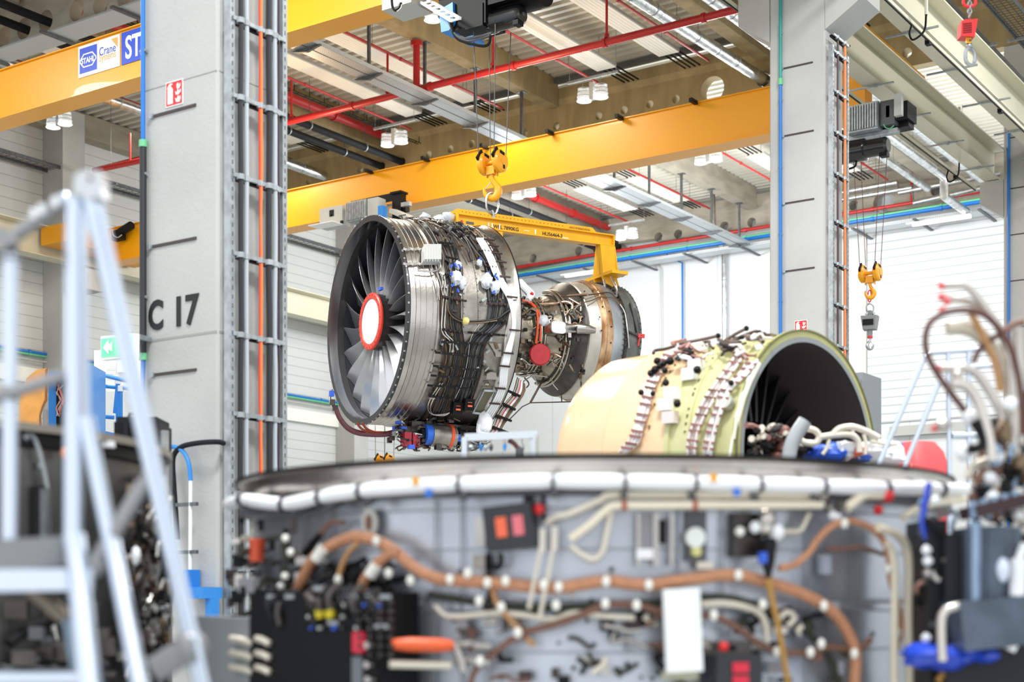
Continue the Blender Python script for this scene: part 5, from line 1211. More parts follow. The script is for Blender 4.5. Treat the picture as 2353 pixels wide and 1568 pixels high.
# black connector panel lower left
o, c_, x_, n_, z_ = fbox(622, 1362, 905, 1640, 1.56, .10, BLACK, 'connector_panel')
def onp(px, py, k=.105, R=1.56):
    nn = n_; pc = c_+nn*k; r = ray(px, py); return O+r*((pc-O).dot(nn)/r.dot(nn))
for i in range(4):
    for j in range(7): MB().cyl(onp(830+i*24, 1385+j*20), onp(830+i*24, 1385+j*20)+n_*.012, .008, 8).build('connector', CASED, o)
for (a, b, w_) in ((622, 1372, .02), (665, 1372, .022), (730, 1352, .02), (805, 1372, .03), (850, 1372, .018), (885, 1372, .025), (876, 1440, .03), (765, 1432, .025)):
    MB().obox(onp(a, b), x_*w_, n_*.002, Z_*.007).build('name_strip', mat('strip_grey', '9ea2a6'), o)
for a in (738, 762): MB().cyl(onp(a, 1411), onp(a, 1411)+n_*.015, .018, 10).build('yellow_plug', mat('plug_yellow', 'c8b41e', .5), o)
MB().obox(onp(825, 1477), x_*.026, n_*.006, Z_*.034).build('red_label', mat('label_red', 'd8233f', .4), o)
MB().obox(onp(822, 1545), x_*.024, n_*.004, Z_*.05).build('data_plate', mat('plate_grey', '6b6e74', .4), o)
for (a, b) in ((856, 1483), (856, 1528), (858, 1562)): MB().cyl(onp(a, b), onp(a, b)+n_*.03, .012, 10).build('connector', CASE, o)
for i in range(9):
    for j in range(3):
        if rnd.random() < .75: q = onp(690+i*26+rnd.uniform(-4, 4), 1392+j*26); MB().cyl(q, q+n_*.014, rnd.uniform(.005, .009), 8).build('connector', rnd.choice([CASED, GREYP, CASED, TAPE]), o)
for k in range(16):
    x = rnd.uniform(625, 880); q0_ = onp(x, rnd.uniform(1385, 1440), .11); q1_ = onp(x+rnd.uniform(-25, 25), rnd.uniform(1345, 1370), .05)
    MB().tube(smooth([q0_, q0_.lerp(q1_, .5)+n_*.03, q1_], 4), rnd.uniform(.008, .014), 8).build('connector_cable', rnd.choice([BLACK, RUBBER, OLIVE, CASED]), fe)
for P in (((679, 1360), (672, 1400)), ((823, 1375), (812, 1430)), ((770, 1352), (762, 1385)), ((640, 1400), (618, 1470))):
    a, b_ = fp(*P[0], 1.60), fp(*P[1], 1.64); MB().tube([a, b_], [.02, .042], 12).build('boot', RUBBER, fe)
ft([(650, 1250), (655, 1300), (645, 1350), (625, 1400)], .012, OLIVE, 1.58); ft([(612, 1240), (640, 1235), (660, 1245)], .011, OLIVE, 1.57)
for (a, b) in ((656, 1238), (668, 1270), (655, 1325), (645, 1348)): MB().ball(fp(a, b, 1.60), .014).build('hose_clip', WCLIP, fe)
a, b_ = fp(592, 1240, 1.56), fp(590, 1290, 1.56); MB().tube([b_, b_+(a-b_)*.5, a, a+Z_*.003], [.028, .026, .033, .030], 16).build('orange_cap', mat('cap_orange', 'cf4a26', .3), fe)
MB().tube([fp(565, 1270, 1.55), fp(580, 1268, 1.55)], .02, 10).build('cap_stub', CASE, fe)
# oval port
p = fp(858, 1202, 1.45); n = (p-V((CF.x, CF.y, p.z))).normalized(); t_ = Z_.cross(n); pts = lambda a, b: [p+n*.012+t_*(a*math.cos(2*PI*k/24))+Z_*(b*math.sin(2*PI*k/24)) for k in range(24)]
MB().prism(pts(.034, .05), n*.012).build('port_plate', mat('plate_pale', 'c9c8c0', .4), fe); MB().prism([q+n*.013 for q in pts(.016, .028)], n*.003).build('port_hole', BRN, fe)
# orange spindle connectors
a, b_ = onp(900, 1481, .1), fp(1040, 1484, 1.58)
MB().tube([a, a.lerp(b_, .06), a.lerp(b_, .3), a.lerp(b_, .8), b_], [.012, .018, .024, .023, .017], 14).build('orange_sleeve', mat('sleeve_orange', 'e8602f', .4), fe)
a, b_ = onp(895, 1527, .1), fp(1035, 1530, 1.57); MB().tube([a, b_], .014, 10).build('white_tube', CREAMT, fe)
for (x, y_) in ((1065, 1485), (1110, 1485), (1062, 1520), (1105, 1520)): 
    a = fp(x-20, y_, 1.54); b_ = fp(x+22, y_-rnd.uniform(-6, 6), 1.54); MB().tube([a, b_], .015, 10).build('coupling', CASE, fe)
MB().tube([fp(1045, 1484, 1.56), fp(1062, 1520, 1.56), fp(1065, 1545, 1.56)], .016, 10).build('coupling', CASE, fe)
# white data board
o, c_, x_, n_, z_ = fbox(1527, 1353, 1610, 1545, 1.58, .012, mat('board_white', 'f4f5f4', .5), 'white_board', tilt=2.5)
fbox(1520, 1545, 1602, 1562, 1.56, .015, mat('board_edge', 'a9a78f'), 'board_frame')
# frames, valve, gauge
for x0, x1 in ((1462, 1470), (1500, 1512), (1538, 1546)): fbox(x0, 1180, x1, 1300, 1.47, .01, CASE, 'frame_bar')
fbox(1470, 1180, 1503, 1262, 1.46, .006, mat('plate_mid', '8b8b90', .4, .5), 'frame_plate'); fbox(1462, 1262, 1500, 1285, 1.475, .006, WHT, 'frame_plate'); fbox(1512, 1195, 1530, 1250, 1.455, .006, BLACK, 'frame_slot')
a = fp(1595, 1236, 1.46); n = (a-V((CF.x, CF.y, a.z))).normalized(); MB().cyl(a, a+n*.02, .034, 20).build('gauge', mat('gauge_white', 'e6ebe6'), fe); MB().cyl(fp(1597, 1268, 1.46), fp(1597, 1268, 1.46)+n*.02, .017, 14).build('yellow_plug', mat('plug_pale', 'd6d28a'), fe)
fbox(1575, 1175, 1622, 1290, 1.45, .008, GREYD, 'gauge_plate'); fbox(1600, 1292, 1636, 1308, 1.46, .01, CREAMT, 'frame_plate')
for (x, y_, r, m) in ((1762, 1195, .035, CASE), (1780, 1225, .032, WHT), (1735, 1212, .02, WHT), (1700, 1222, .016, WCLIP), (1760, 1215, .03, CASE), (1772, 1255, .022, CASE)):
    MB().crumple(fp(x, y_, 1.52), r, 0, 12, (1, 1, 1), .1, rnd).build('valve_body', m, fe)
fbox(1680, 1180, 1745, 1280, 1.46, .02, CASED, 'valve_plate')
MB().tube([fp(1768, 1240, 1.54), fp(1764, 1290, 1.55), fp(1766, 1330, 1.58)], [.024, .024, .008], 12).build('boot', BLACK, fe); fbox(1745, 1270, 1760, 1295, 1.56, .01, TAPE, 'blue_tape')
ft([(1800, 1222), (1835, 1222), (1848, 1205), (1860, 1180)], .010, CREAMT, 1.49, 'rigid_tube')
for k in range(9): MB().crumple(fp(rnd.uniform(1900, 1965), rnd.uniform(1155, 1190), 1.55), rnd.uniform(.012, .024), 0, 8, (1, 1, 1), .2, rnd).build('fitting', rnd.choice([CASE, WHT, CASED]), fe)
fbox(1883, 1275, 1905, 1320, 1.46, .012, mat('plate_pale2', 'aab0bc', .4), 'frame_plate')
# lower right relay box
o, c_, x_, n_, z_ = fbox(1632, 1505, 1735, 1650, 1.54, .06, mat('box_charcoal', '25282e'), 'relay_box'); 
for b in (1535, 1566): MB().obox(fp(1702, b, 1.605), x_*.028, n_*.002, Z_*.017).build('warning_label', mat('label_red', 'd8233f'), o)
MB().ball(fp(1663, 1487, 1.58), .017).build('red_cap', REDB, o)
fbox(1610, 1475, 1720, 1505, 1.50, .03, CASED, 'box_bracket')
# panel seams and rivets over the shell
for y_ in (1168, 1262, 1380, 1500):
    P = [fp(x, y_+(x-1367)**2*0, 1.452) for x in range(650, 2000, 50)]; zz = P[12].z
    c = MB(); c.lathe(V((CF.x, CF.y, zz)), Z_, [(.002, 1.452), (-.002, 1.452)], 140); c.build('panel_seam', mat('seam_grey', '8a8d92', .5, .4), fe)
for x in (700, 760, 1000, 1060, 1560, 1660, 1860, 1960):
    a = fp(x, 1200, 1.453); MB().bar(V((a.x, a.y, zr-.14)), V((a.x, a.y, .4)), .006, .004, (a-V((CF.x, CF.y, a.z))).normalized()).build('panel_seam', mat('seam_grey', '8a8d92', .5, .4), fe)
for k in range(60):
    x = rnd.uniform(640, 2010); y_ = rnd.uniform(1290, 1568); MB().ball(fp(x, y_, 1.46), rnd.uniform(.006, .012), 0, 6).build('rivet', rnd.choice([GREYD, CASE, BLACK]), fe)
for k in range(62):
    x = rnd.choice([rnd.uniform(520, 690), rnd.uniform(1040, 1500), rnd.uniform(1500, 1990)]); y_ = rnd.uniform(1420, 1568) if x > 700 else rnd.uniform(1200, 1568)
    pts = [(x, y_)]
    for j in range(3): x += rnd.uniform(-25, 45); y_ += rnd.uniform(-22, 22); pts.append((x, y_))
    ft(pts, rnd.uniform(.006, .012), rnd.choice([BLACK, CREAMT, BRN, CASE, CASED, OLIVE, CASED, BLACK]), rnd.uniform(1.47, 1.53), 'small_line', 4)
for k in range(92):
    x = rnd.choice([rnd.uniform(512, 640), rnd.uniform(512, 640), rnd.uniform(640, 700), rnd.uniform(1040, 1480), rnd.uniform(1640, 2010)]); y_ = rnd.uniform(1400, 1568) if x > 700 else rnd.uniform(1195, 1568)
    p = fp(x, y_, 1.53 if x < 700 else 1.48); MB().obox(p, RT*rnd.uniform(.008, .025), FW*.012, Z_*rnd.uniform(.008, .03)).build('bracket', rnd.choice([BLACK, CASED, CASE, CLIP, BLACK, mat('plate_mid', '8b8b90')]), fe)
for k in range(34):
    x = rnd.uniform(545, 900); y_ = rnd.uniform(1290, 1365); pts = [(x, y_)]
    for j in range(3): x += rnd.uniform(-30, 30); y_ += rnd.uniform(-20, 16); pts.append((x, y_))
    ft(pts, rnd.uniform(.007, .014), rnd.choice([BLACK, RUBBER, CASED, BLACK, GREYD]), rnd.uniform(1.47, 1.52), 'small_line', 4)
# ribbed grey connector block at lower left
o, c_, x_, n_, z_ = fbox(478, 1418, 590, 1640, 1.60, .05, mat('block_grey', '8d9194', .5), 'side_cabinet')
for j in range(3):
    for (a, b) in ((532, 582), (590, 620)):
        P = [fp(a, 1468+33*j, 1.68), fp((a+b)/2, 1472+33*j, 1.69), fp(b, 1480+33*j, 1.68)]; MB().tube(P, .013, 10).build('white_tube', CREAMT, fe)

# ---- dark upright case on the left
az = R_(-25.5); C2 = O+(FW*math.cos(az)+RT*math.sin(az))*7.0; C2.z = 0
def gp(px, py, r): return cylp(px, py, r, C2, Z_)
z2 = E+.655; DK = mat('shell_charcoal', '6a6866', .42, .7, noise=.3, nscale=3)
e2 = thing('fan_case', C2, 'dark grey upright fan case behind the silver stair rail at the left edge', 'engine part')
ring('rim_flange', [(z2-.03, 1.44), (z2-.03, 1.50), (z2, 1.50), (z2, 1.46), (z2-.02, 1.45)], mat('rim_taupe', '8a8379', .5, .4), 120, e2, C2)
ring('rim_groove', [(z2-.09, 1.44), (z2-.085, 1.475), (z2-.04, 1.475), (z2-.03, 1.44)], BLACK, 120, e2, C2)
ring('case_shell', [(.3, 1.42), (z2-.09, 1.45)], DK, 120, e2, C2); ring('inner_liner', [(z2-.02, 1.45), (z2-.08, 1.38), (.4, 1.37)], BLACK, 100, e2, C2)
ring('lower_flange', [(0, 1.3), (.02, 1.5), (.30, 1.5), (.30, 1.42)], CASED, 100, e2, C2)
def gt(pts, r, m, R=1.48, name='pipe', k=4): return MB().tube(smooth([gp(a, b, R) for a, b in pts], k), r, 8).build(name, m, e2)
gt([(60, 1000), (80, 1010), (100, 1080), (110, 1150), (112, 1260)], .009, GALV); 
for (x, y_) in ((60, 1004), (105, 1140), (94, 1070)): MB().ball(gp(x, y_, 1.47), .016).build('pipe_clamp', GALV, e2)
p = gp(92, 1185, 1.47); MB().obox(p, RT*.022, FW*.02, Z_*.11).build('bracket', BLACK, e2); p = gp(104, 1185, 1.49); MB().obox(p, RT*.014, FW*.02, Z_*.10).build('bracket', GALVD, e2)
MB().ball(gp(150, 1042, 1.50), .02, 0, 10, (1, 1, 1.3)).build('orange_cap', mat('cap_bright_orange', 'ff8a2a', .4), e2)
p = gp(250, 1022, 1.49); MB().obox(p, RT*.02, FW*.02, Z_*.012).build('lamp_clip', WHT, e2)
for k in range(70):
    x = rnd.uniform(292, 395); y_ = rnd.uniform(1100, 1560); pts = [(x, y_)]
    for j in range(4): x = min(max(x+rnd.uniform(-14, 14), 285), 398); y_ += rnd.uniform(-10, 36); pts.append((x, y_))
    gt(pts, rnd.uniform(.007, .016), rnd.choice([BLACK, HRN[1], HRN[2], CASED, HRN[3], BLACK]), rnd.uniform(1.47, 1.56))
for k in range(90):
    p = gp(rnd.uniform(280, 398), rnd.uniform(1080, 1568), rnd.uniform(1.47, 1.55)); MB().obox(p, RT*rnd.uniform(.008, .02), FW*.015, Z_*rnd.uniform(.008, .03)).build('fitting', rnd.choice([BLACK, CASED, CLIP, CASE, BLACK, HRN[3]]), e2)
MB().ball(gp(312, 1278, 1.57), .02, 0, 8, (1, 1, 2)).build('white_plug', WHT, e2)
for k in range(24):
    p = gp(rnd.uniform(10, 260), rnd.uniform(1400, 1568), rnd.uniform(1.47, 1.52)); MB().obox(p, RT*rnd.uniform(.02, .07), FW*.02, Z_*rnd.uniform(.01, .04)).build('fitting', rnd.choice([BLACK, CASED, CASED, GREYD, CASED]), e2)
gt([(20, 1480), (60, 1450), (100, 1432), (150, 1425), (200, 1440)], .02, BLACK); gt([(0, 1540), (80, 1545), (160, 1530), (240, 1530)], .022, GALVD); gt([(120, 1420), (130, 1470), (150, 1520), (152, 1568)], .012, HRN[2])

# ---- aluminium access stair, left foreground
st = thing('access_stair', atZ(150, 1500, 3.5)*1, 'silver aluminium stair with handrails, very near at the left edge', 'stair')
ST = mat('stair_aluminium', 'cfd8e6', .3, 1); STG = mat('stair_joint', '9a9a9c', .45, .6)
D = 3.5
def sb(p, q, w_, m=ST, name='rail_tube', d0=D, d1=None, seg=16):
    a, b_ = atZ(*p, d0), atZ(*q, d1 or d0); r = w_/2*D/FP*1.02; MB().tube([a, b_], r, seg).build(name, m, st)
sb((170, 455), (168, 1235), 42); sb((187, 440), (196, 1000), 24, d0=D+.06)
sb((205, 445), (470, 1600), 40, name='stair_rail'); sb((232, 470), (480, 1600), 16, name='stair_rail', d0=D-.04)
sb((196, 960), (255, 1250), 38, name='stair_rail'); sb((255, 1240), (335, 1640), 40, name='stair_rail', d0=D, d1=D-.25)
sb((170, 1235), (215, 1640), 52, name='stair_rail', d1=D-.25)
sb((24, 585), (22, 1240), 34); sb((150, 458), (16, 555), 32, STG); MB().ball(atZ(150, 460, D), .019).build('rail_elbow', ST, st)
MB().tube([atZ(24, 600, D), atZ(22, 555, D), atZ(5, 545, D-.1)], .022, 12).build('rail_elbow', STG, st)
sb((150, 862), (18, 905), 30, STG, d1=D-.05); sb((30, 900), (-60, 935), 30, STG); MB().ball(atZ(22, 905, D), .026).build('rail_elbow', STG, st)
sb((225, 1285), (332, 1110), 36, STG, 'brace'); sb((330, 1120), (345, 1090), 34, STG, 'brace')
c = MB(); c.prism([atZ(x, y_, D-.03) for x, y_ in ((170, 405), (185, 392), (228, 392), (236, 405), (232, 452), (200, 458), (168, 440))][::-1], FW*.06); c.build('top_cap', mat('cap_silver', 'c9cbce', .35, .7), st); MB().cyl(atZ(207, 410, D-.035), atZ(207, 410, D-.03), .006, 8).build('cap_screw', GREYD, st)
for x, y_ in ((78, 492), (96, 482), (128, 464)): MB().obox(atZ(x, y_, D-.02), RT*.006, FW*.01, Z_*.012).build('rail_rivet', WHT, st)
c = MB(); P = [atZ(-80, 1245, D-.1), atZ(155, 1232, D), atZ(155, 1300, D), atZ(-80, 1320, D-.1)]; c.prism(P[::-1], FW*.03); c.build('toe_board', mat('board_grey', '8f9092', .5, .5), st)
c = MB(); c.bar(atZ(-80, 1336, D-.08), atZ(215, 1332, D-.02), .05, .052); c.build('platform_edge', ST, st)
c = MB(); c.prism([atZ(-80, 1350, D), atZ(160, 1350, D), atZ(160, 1350, D+.55), atZ(-80, 1350, D+.6)], Z_*.02); c.build('platform', mat('deck_grey', '55514e', .6, .3), st)
sb((70, 1350), (150, 1420), 36, mat('brace_tan', '857a6c', .5, .4), 'brace', D+.1); sb((155, 1420), (185, 1600), 26, mat('brace_steel', '7d90a3', .4, .6), 'brace', D+.15)
sb((-40, 1562), (215, 1560), 44, name='step_bar'); MB().crumple(atZ(215, 1300, D), .03, 0, 10, (1, 1, 1), .1, rnd).build('rail_elbow', STG, st)
sb((355, 1540), (420, 1500), 60, STG, 'brace'); MB().ball(atZ(437, 1490, D), .045, 0, 12).build('foot_joint', STG, st)
for s in (0, .4): MB().tube([atZ(215, 1640, D-.25), V((*atZ(228, 1700, D-.3).xy, 0))], .027, 10).build('stair_rail', ST, st)
MB().tube([atZ(335, 1640, D-.25), V((*atZ(350, 1700, D-.3).xy, 0))], .02, 10).build('stair_rail', ST, st)

# ================================================================== YELLOW-GREEN FAN CASE (lying, opening to the right)
CYc = atZ(1862, 1057, 10.0); azn = R_(133.5); NY = FW*math.cos(azn)+RT*math.sin(azn); BY = -NY
YG = mat('primer_yellowgreen', 'cfcc98', .42, noise=.08, nscale=5); YG2 = mat('primer_rim', 'b9b878', .4, noise=.1, nscale=8); PEA = mat('glass_peach', 'efcba0', .25, noise=.08, nscale=3, coat=.4)
yc_ = thing('fan_case', V((CYc.x, CYc.y, 0)), 'yellow-green and peach fan case lying open to the right, with pale tube bundles', 'engine part')
def yl(name, prof, m, seg=120): c = MB(); c.lathe(CYc, BY, prof, seg); return c.build(name, m, yc_)
yl('front_flange', [(0, .805), (0, .885), (.035, .885), (.04, .85)], YG2); yl('flange_face', [(-.003, .80), (-.003, .835)], mat('gasket_grey', '8f9494', .5))
yl('flange_seal', [(-.006, .872), (-.006, .887), (.01, .887)], mat('seal_olive', '6e6c3c', .6))
yl('barrel', [(.04, .85), (.16, .845), (.165, .86), (.19, .86), (.195, .845), (.40, .85), (.405, .865), (.45, .865), (.455, .85), (.56, .85), (.565, .87), (.60, .87), (.605, .855)], YG)
yl('peach_barrel', [(.605, .857), (.80, .86), (.83, .87), (.86, .86), (1.1, .865), (1.12, .875), (1.16, .865), (1.5, .86), (1.62, .80), (1.62, .70)], PEA)
yl('liner', [(0, .805), (.1, .80), (.5, .79), (1.6, .78)], mat('liner_dark', '4a4647', .6)); yl('bulkhead', [(.95, 0), (.95, .80)], BLACK, 60)
for k in range(30):
    g = 2*PI*k/30; u = NY.cross(Z_).normalized(); d = u*math.cos(g)+Z_*math.sin(g); t_ = BY.cross(d)
    c = MB(); c.add([CYc+BY*.45+d*.30, CYc+BY*.75+d*.30+t_*.10, CYc+BY*.80+d*.78+t_*.22, CYc+BY*.50+d*.78+t_*.02, CYc+BY*.46+d*.30-t_*.01, CYc+BY*.76+d*.30+t_*.09, CYc+BY*.81+d*.78+t_*.21, CYc+BY*.51+d*.78+t_*.01], [(0, 1, 2, 3), (7, 6, 5, 4), (0, 3, 7, 4), (1, 5, 6, 2), (3, 2, 6, 7), (0, 4, 5, 1)], 0); c.build('guide_vane', mat('vane_dark', '3a3738', .45, .4), yc_)
def yp(px, py, h=0): return cylp(px, py, .86+h, CYc, BY)
def yt(pts, r, m, h=.03, name='tube_bundle', k=4):
    Q = []
    for p in smooth([yp(a, b, h) for a, b in pts], k):
        s_ = (p-CYc).dot(BY); rad = p-CYc-BY*s_; Q.append(CYc+BY*s_+rad.normalized()*max(rad.length, .86+h))
    return MB().tube(Q, r, 8).build(name, m, yc_)
PINK = mat('tube_pinkish', 'e8dcd8', .4); MAR = mat('band_maroon', '9a6a62', .5)
YB = [[(1540, 812), (1520, 838), (1500, 870), (1490, 905), (1478, 945), (1465, 985), (1455, 1015), (1430, 1040)], [(1700, 815), (1680, 845), (1645, 890), (1622, 930), (1603, 970), (1592, 1005), (1588, 1045)], [(1730, 830), (1705, 860), (1672, 890), (1655, 930), (1640, 970), (1630, 1010), (1625, 1045)]]
for P in YB:
    for dx in (-8, -2, 4, 10):
        yt([(a+dx+rnd.uniform(-2, 2), b+rnd.uniform(-3, 3)) for a, b in P], .011, rnd.choice([PINK, WHT, PINK]), rnd.uniform(.02, .05))
    for i in range(len(P)-1):
        for f_ in (.2, .6):
            a = P[i][0]+(P[i+1][0]-P[i][0])*f_; b = P[i][1]+(P[i+1][1]-P[i][1])*f_
            c0_, c1_ = yp(a-12, b-2, .05), yp(a+12, b+2, .05); MB().bar(c0_, c1_, .012, .016).build('tube_clamp', rnd.choice([MAR, MAR, BRN]), yc_)
for k in range(34):
    x = rnd.uniform(1545, 1740); y_ = 800-(x-1545)*.12+rnd.uniform(-14, 28); pts = [(x, y_)]
    for j in range(3): x += rnd.uniform(-25, 30); y_ += rnd.uniform(-12, 12); pts.append((x, y_))
    yt(pts, rnd.uniform(.007, .014), rnd.choice([PINK, MAR, WHT, HRN[1], BLACK]), rnd.uniform(.02, .09))
for P in ([(1655, 790), (1690, 768), (1715, 755)], [(1700, 775), (1735, 762), (1745, 765)], [(1740, 772), (1770, 770), (1790, 775)], [(1560, 790), (1600, 783), (1650, 772)]):
    d = (CYc+BY*.35).dot(FW); MB().tube(smooth([atZ(a, b, d) for a, b in P], 4), .012, 8).build('loose_line', rnd.choice([HRN[1], MAR, PINK]), yc_); MB().ball(atZ(*P[-1], d), .02).build('line_end', BLACK, yc_)
for (x, y_) in ((1515, 842), (1505, 850), (1525, 836), (1495, 858), (1540, 830), (1528, 852), (1510, 830), (1473, 902), (1500, 905), (1530, 880), (1556, 928), (1602, 850), (1680, 880)): MB().ball(yp(x, y_, .07), rnd.uniform(.02, .032), 0, 8).build('line_end', BLACK, yc_)
for (x, y_) in ((1530, 930), (1545, 905), (1585, 860), (1600, 840), (1540, 960)): MB().obox(yp(x, y_, .03), BY*.05, Z_*.04, NY.cross(Z_)*.03).build('junction_block', rnd.choice([WHT, PINK]), yc_)
for (x, y_) in ((1675, 930),): q = yp(x, y_, .0); MB().cyl(q, q+(q-CYc-BY*(q-CYc).dot(BY)).normalized()*.05, .05, 16).build('boss', mat('boss_grey', 'c3c3b8', .4, .3), yc_)
P = [yp(x, y_, .02) for x, y_ in ((1742, 835), (1722, 875), (1706, 915), (1694, 960), (1686, 1010), (1680, 1050))]; c = MB()
for a, b_ in zip(P, P[1:]): c.bar(a, b_, .04, .02)
c.build('edge_strip', mat('strip_white', 'efeedd', .4), yc_)
for k in range(60):
    s_ = rnd.choice([.18, .43, .74]); g = rnd.uniform(10, 110); u = NY.cross(Z_).normalized()
    if u.dot(FW) > 0: u = -u
    d = u*math.cos(R_(g))+Z_*math.sin(R_(g)); MB().ball(CYc+BY*s_+d*.866, .010, 0, 6).build('rivet', mat('rivet_olive', '76734a', .5), yc_)
c = MB(); c.box((CYc.x-1.1, CYc.y-.1, 0), (CYc.x-.9, CYc.y+.9, CYc.z-.85)); 
MB().bar(V((*(CYc+BY*.3).xy, 0)), CYc+BY*.3-Z_*.84, .9, .2).build('cradle', GREYD, yc_); MB().bar(V((*(CYc+BY*1.3).xy, 0)), CYc+BY*1.3-Z_*.84, .9, .2).build('cradle', GREYD, yc_)
# engine core parts in front of the opening
cc = atZ(1880, 1050, 8.9)
ec = thing('engine_core', V((cc.x, cc.y, 0)), 'low engine core of dark fittings and pale tubes before the yellow-green opening', 'engine part')
def cz(px, py, d=8.9): return atZ(px, py, d)
MB().tube([cz(1720, 1110, 8.7), cz(1960, 1115, 8.9)], .14, 20).build('core_barrel', CASED, ec)
MB().bar(V((*cz(1800, 1100).xy, 0)), cz(1800, 1120), .5, .3).build('core_stand', GREYD, ec)
P = smooth([cz(x, y_, 8.75) for x, y_ in ((1812, 1055), (1818, 1025), (1832, 995), (1850, 968))], 5); c = MB(); c.tube(P, [.045]*len(P), 10); c.build('curved_blade', mat('blade_grey', 'a9adaf', .4, .4), ec)
for k in range(40):
    x = rnd.uniform(1735, 1815); y_ = rnd.uniform(985, 1045); pts = [(x, y_)]
    for j in range(3): x += rnd.uniform(-18, 18); y_ += rnd.uniform(-12, 14); pts.append((x, max(y_, 978)))
    MB().tube(smooth([cz(a, b, 9+rnd.uniform(-.1, .1)) for a, b in pts], 4), rnd.uniform(.01, .022), 7).build('core_line', rnd.choice([BLACK, HRN[1], CREAMT, BLACK, CASED, MAR]), ec)
PT = [[(1852, 985), (1872, 990), (1882, 1003), (1875, 1018), (1850, 1018), (1835, 1008)], [(1885, 1005), (1920, 1000), (1955, 1000), (1972, 1015), (1975, 1040)], [(1915, 998), (1930, 985), (1960, 982), (1990, 992), (2020, 1008)], [(1960, 985), (1958, 1000)], [(1905, 1010), (1900, 1030), (1890, 1045)], [(1985, 998), (1990, 1020), (1988, 1045)], [(2000, 1015), (2030, 1020), (2062, 1022)]]
for P in PT: MB().tube(smooth([cz(a, b) for a, b in P], 4), .020 if len(P) > 3 else .012, 9).build('pale_tube', CREAMT, ec)
for (x, y_, r, m) in ((1890, 1046, .10, TAPE), (1915, 1040, .09, TAPE), (1985, 1046, .06, TAPE), (1940, 1030, .07, WHT), (1960, 1035, .07, ORANGE), (1925, 1040, .09, PLASTIC), (2010, 1040, .12, WHT), (2035, 1045, .12, WHT), (2065, 1022, .02, TAPE), (1830, 1030, .08, CASED)):
    MB().crumple(cz(x, y_, 9.0), r, 0, 12, (1.2, .8, .6), .25, rnd).build('wrapped_fitting', m, ec)

# ================================================================== RIGHT EDGE: TUBE TREE AND GEARBOX
DR = 4.9
tt = thing('gearbox_assembly', V((*atZ(2290, 1200, DR).xy, 0)), 'blurred engine gearbox with fanned silver tubes at the right edge', 'engine part')
def rt(pts, r, m, d=DR, name='tube', k=5, dd=0):
    n = len(pts); P = smooth([atZ(a, b, d+dd*i/(n-1)) for i, (a, b) in enumerate(pts)], k); return MB().tube(P, r, 10).build(name, m, tt)
TS = mat('tube_steel_warm', 'cfc9c2', .32, .85)
rt([(2168, 656), (2190, 655), (2219, 657), (2243, 679), (2267, 710), (2298, 758), (2322, 827), (2325, 930), (2329, 1040)], .014, TS)
rt([(2168, 684), (2190, 688), (2215, 690), (2243, 700), (2272, 722), (2300, 765), (2318, 830)], .014, TS, DR+.05)
rt([(2219, 947), (2184, 902), (2153, 858), (2133, 820), (2126, 782), (2136, 744), (2170, 720), (2215, 713), (2260, 723), (2294, 754), (2322, 799), (2339, 861), (2348, 930), (2350, 1000)], .011, mat('hose_darkbrown', '5d3a33', .5), DR-.05, 'brown_hose')
rt([(2176, 754), (2205, 752), (2232, 758), (2256, 774), (2280, 802), (2308, 845), (2325, 900), (2330, 1000)], .026, mat('tube_champagne', 'd8cfbf', .3, .5), DR+.05)
rt([(2158, 847), (2190, 847), (2219, 847), (2243, 858), (2267, 889), (2294, 937), (2308, 990), (2312, 1050)], .015, TS); rt([(2184, 882), (2219, 887), (2243, 914), (2260, 958), (2274, 1016), (2280, 1060)], .018, TS, DR-.1)
rt([(2236, 834), (2250, 805), (2270, 785), (2298, 768)], .010, mat('hose_darkbrown', '5d3a33')); rt([(2238, 968), (2256, 1000), (2258, 1022), (2240, 1032), (2225, 1030)], .016, BLACK, DR-.1, 'black_hose')
rt([(2230, 720), (2245, 745), (2262, 780), (2285, 830), (2300, 900)], .012, TANT); rt([(2353, 740), (2330, 745), (2305, 765)], .012, BRN); rt([(2225, 1100), (2235, 1075), (2260, 1062), (2290, 1060)], .016, mat('tube_champagne', 'd8cfbf'))
rt([(2335, 740), (2340, 850), (2342, 1000), (2345, 1100)], .02, CASE, DR+.1); rt([(2290, 960), (2300, 1050), (2310, 1130)], .02, CASED, DR+.1); rt([(2370, 900), (2362, 1000), (2340, 1090), (2330, 1150)], .03, BLACK, DR+.15)
for (x, y_) in ((2163, 657), (2163, 683), (2176, 693), (2165, 713), (2154, 848), (2160, 975), (2148, 985)): MB().ball(atZ(x, y_, DR-.03), .014, 0, 10).build('red_cap', mat('cap_coral', 'e05a5c', .4), tt)
for (x, y_, r) in ((2228, 960, .028), (2200, 862, .02), (2168, 975, .025), (2290, 1050, .03), (2215, 1040, .03), (2322, 930, .026)): MB().crumple(atZ(x, y_, DR-.05), r, 0, 10, (1, 1, 1), .1, rnd).build('tube_nut', WHT if r > .025 else TS, tt)
for k in range(60):
    x = rnd.uniform(2270, 2360); y_ = rnd.uniform(990, 1190); pts = [(x, y_)]
    for j in range(3): x += rnd.uniform(-16, 16); y_ += rnd.uniform(-26, 22); pts.append((x, max(y_, 960)))
    rt(pts, rnd.uniform(.008, .02), rnd.choice([HRN[1], BRN, CASED, TS, BLACK, HRN[3], mat('steel_blue', '8fa5bd', .35, .6)]), DR+rnd.uniform(-.1, .15), 'harness_line', 3)
for k in range(50):
    MB().crumple(atZ(rnd.uniform(2235, 2360), rnd.uniform(1090, 1200), DR+rnd.uniform(-.1, .1)), rnd.uniform(.012, .03), 0, 8, (1, 1, 1), .2, rnd).build('fitting', rnd.choice([CASED, TS, BLACK, BRN, WHT, mat('steel_blue', '8fa5bd')]), tt)
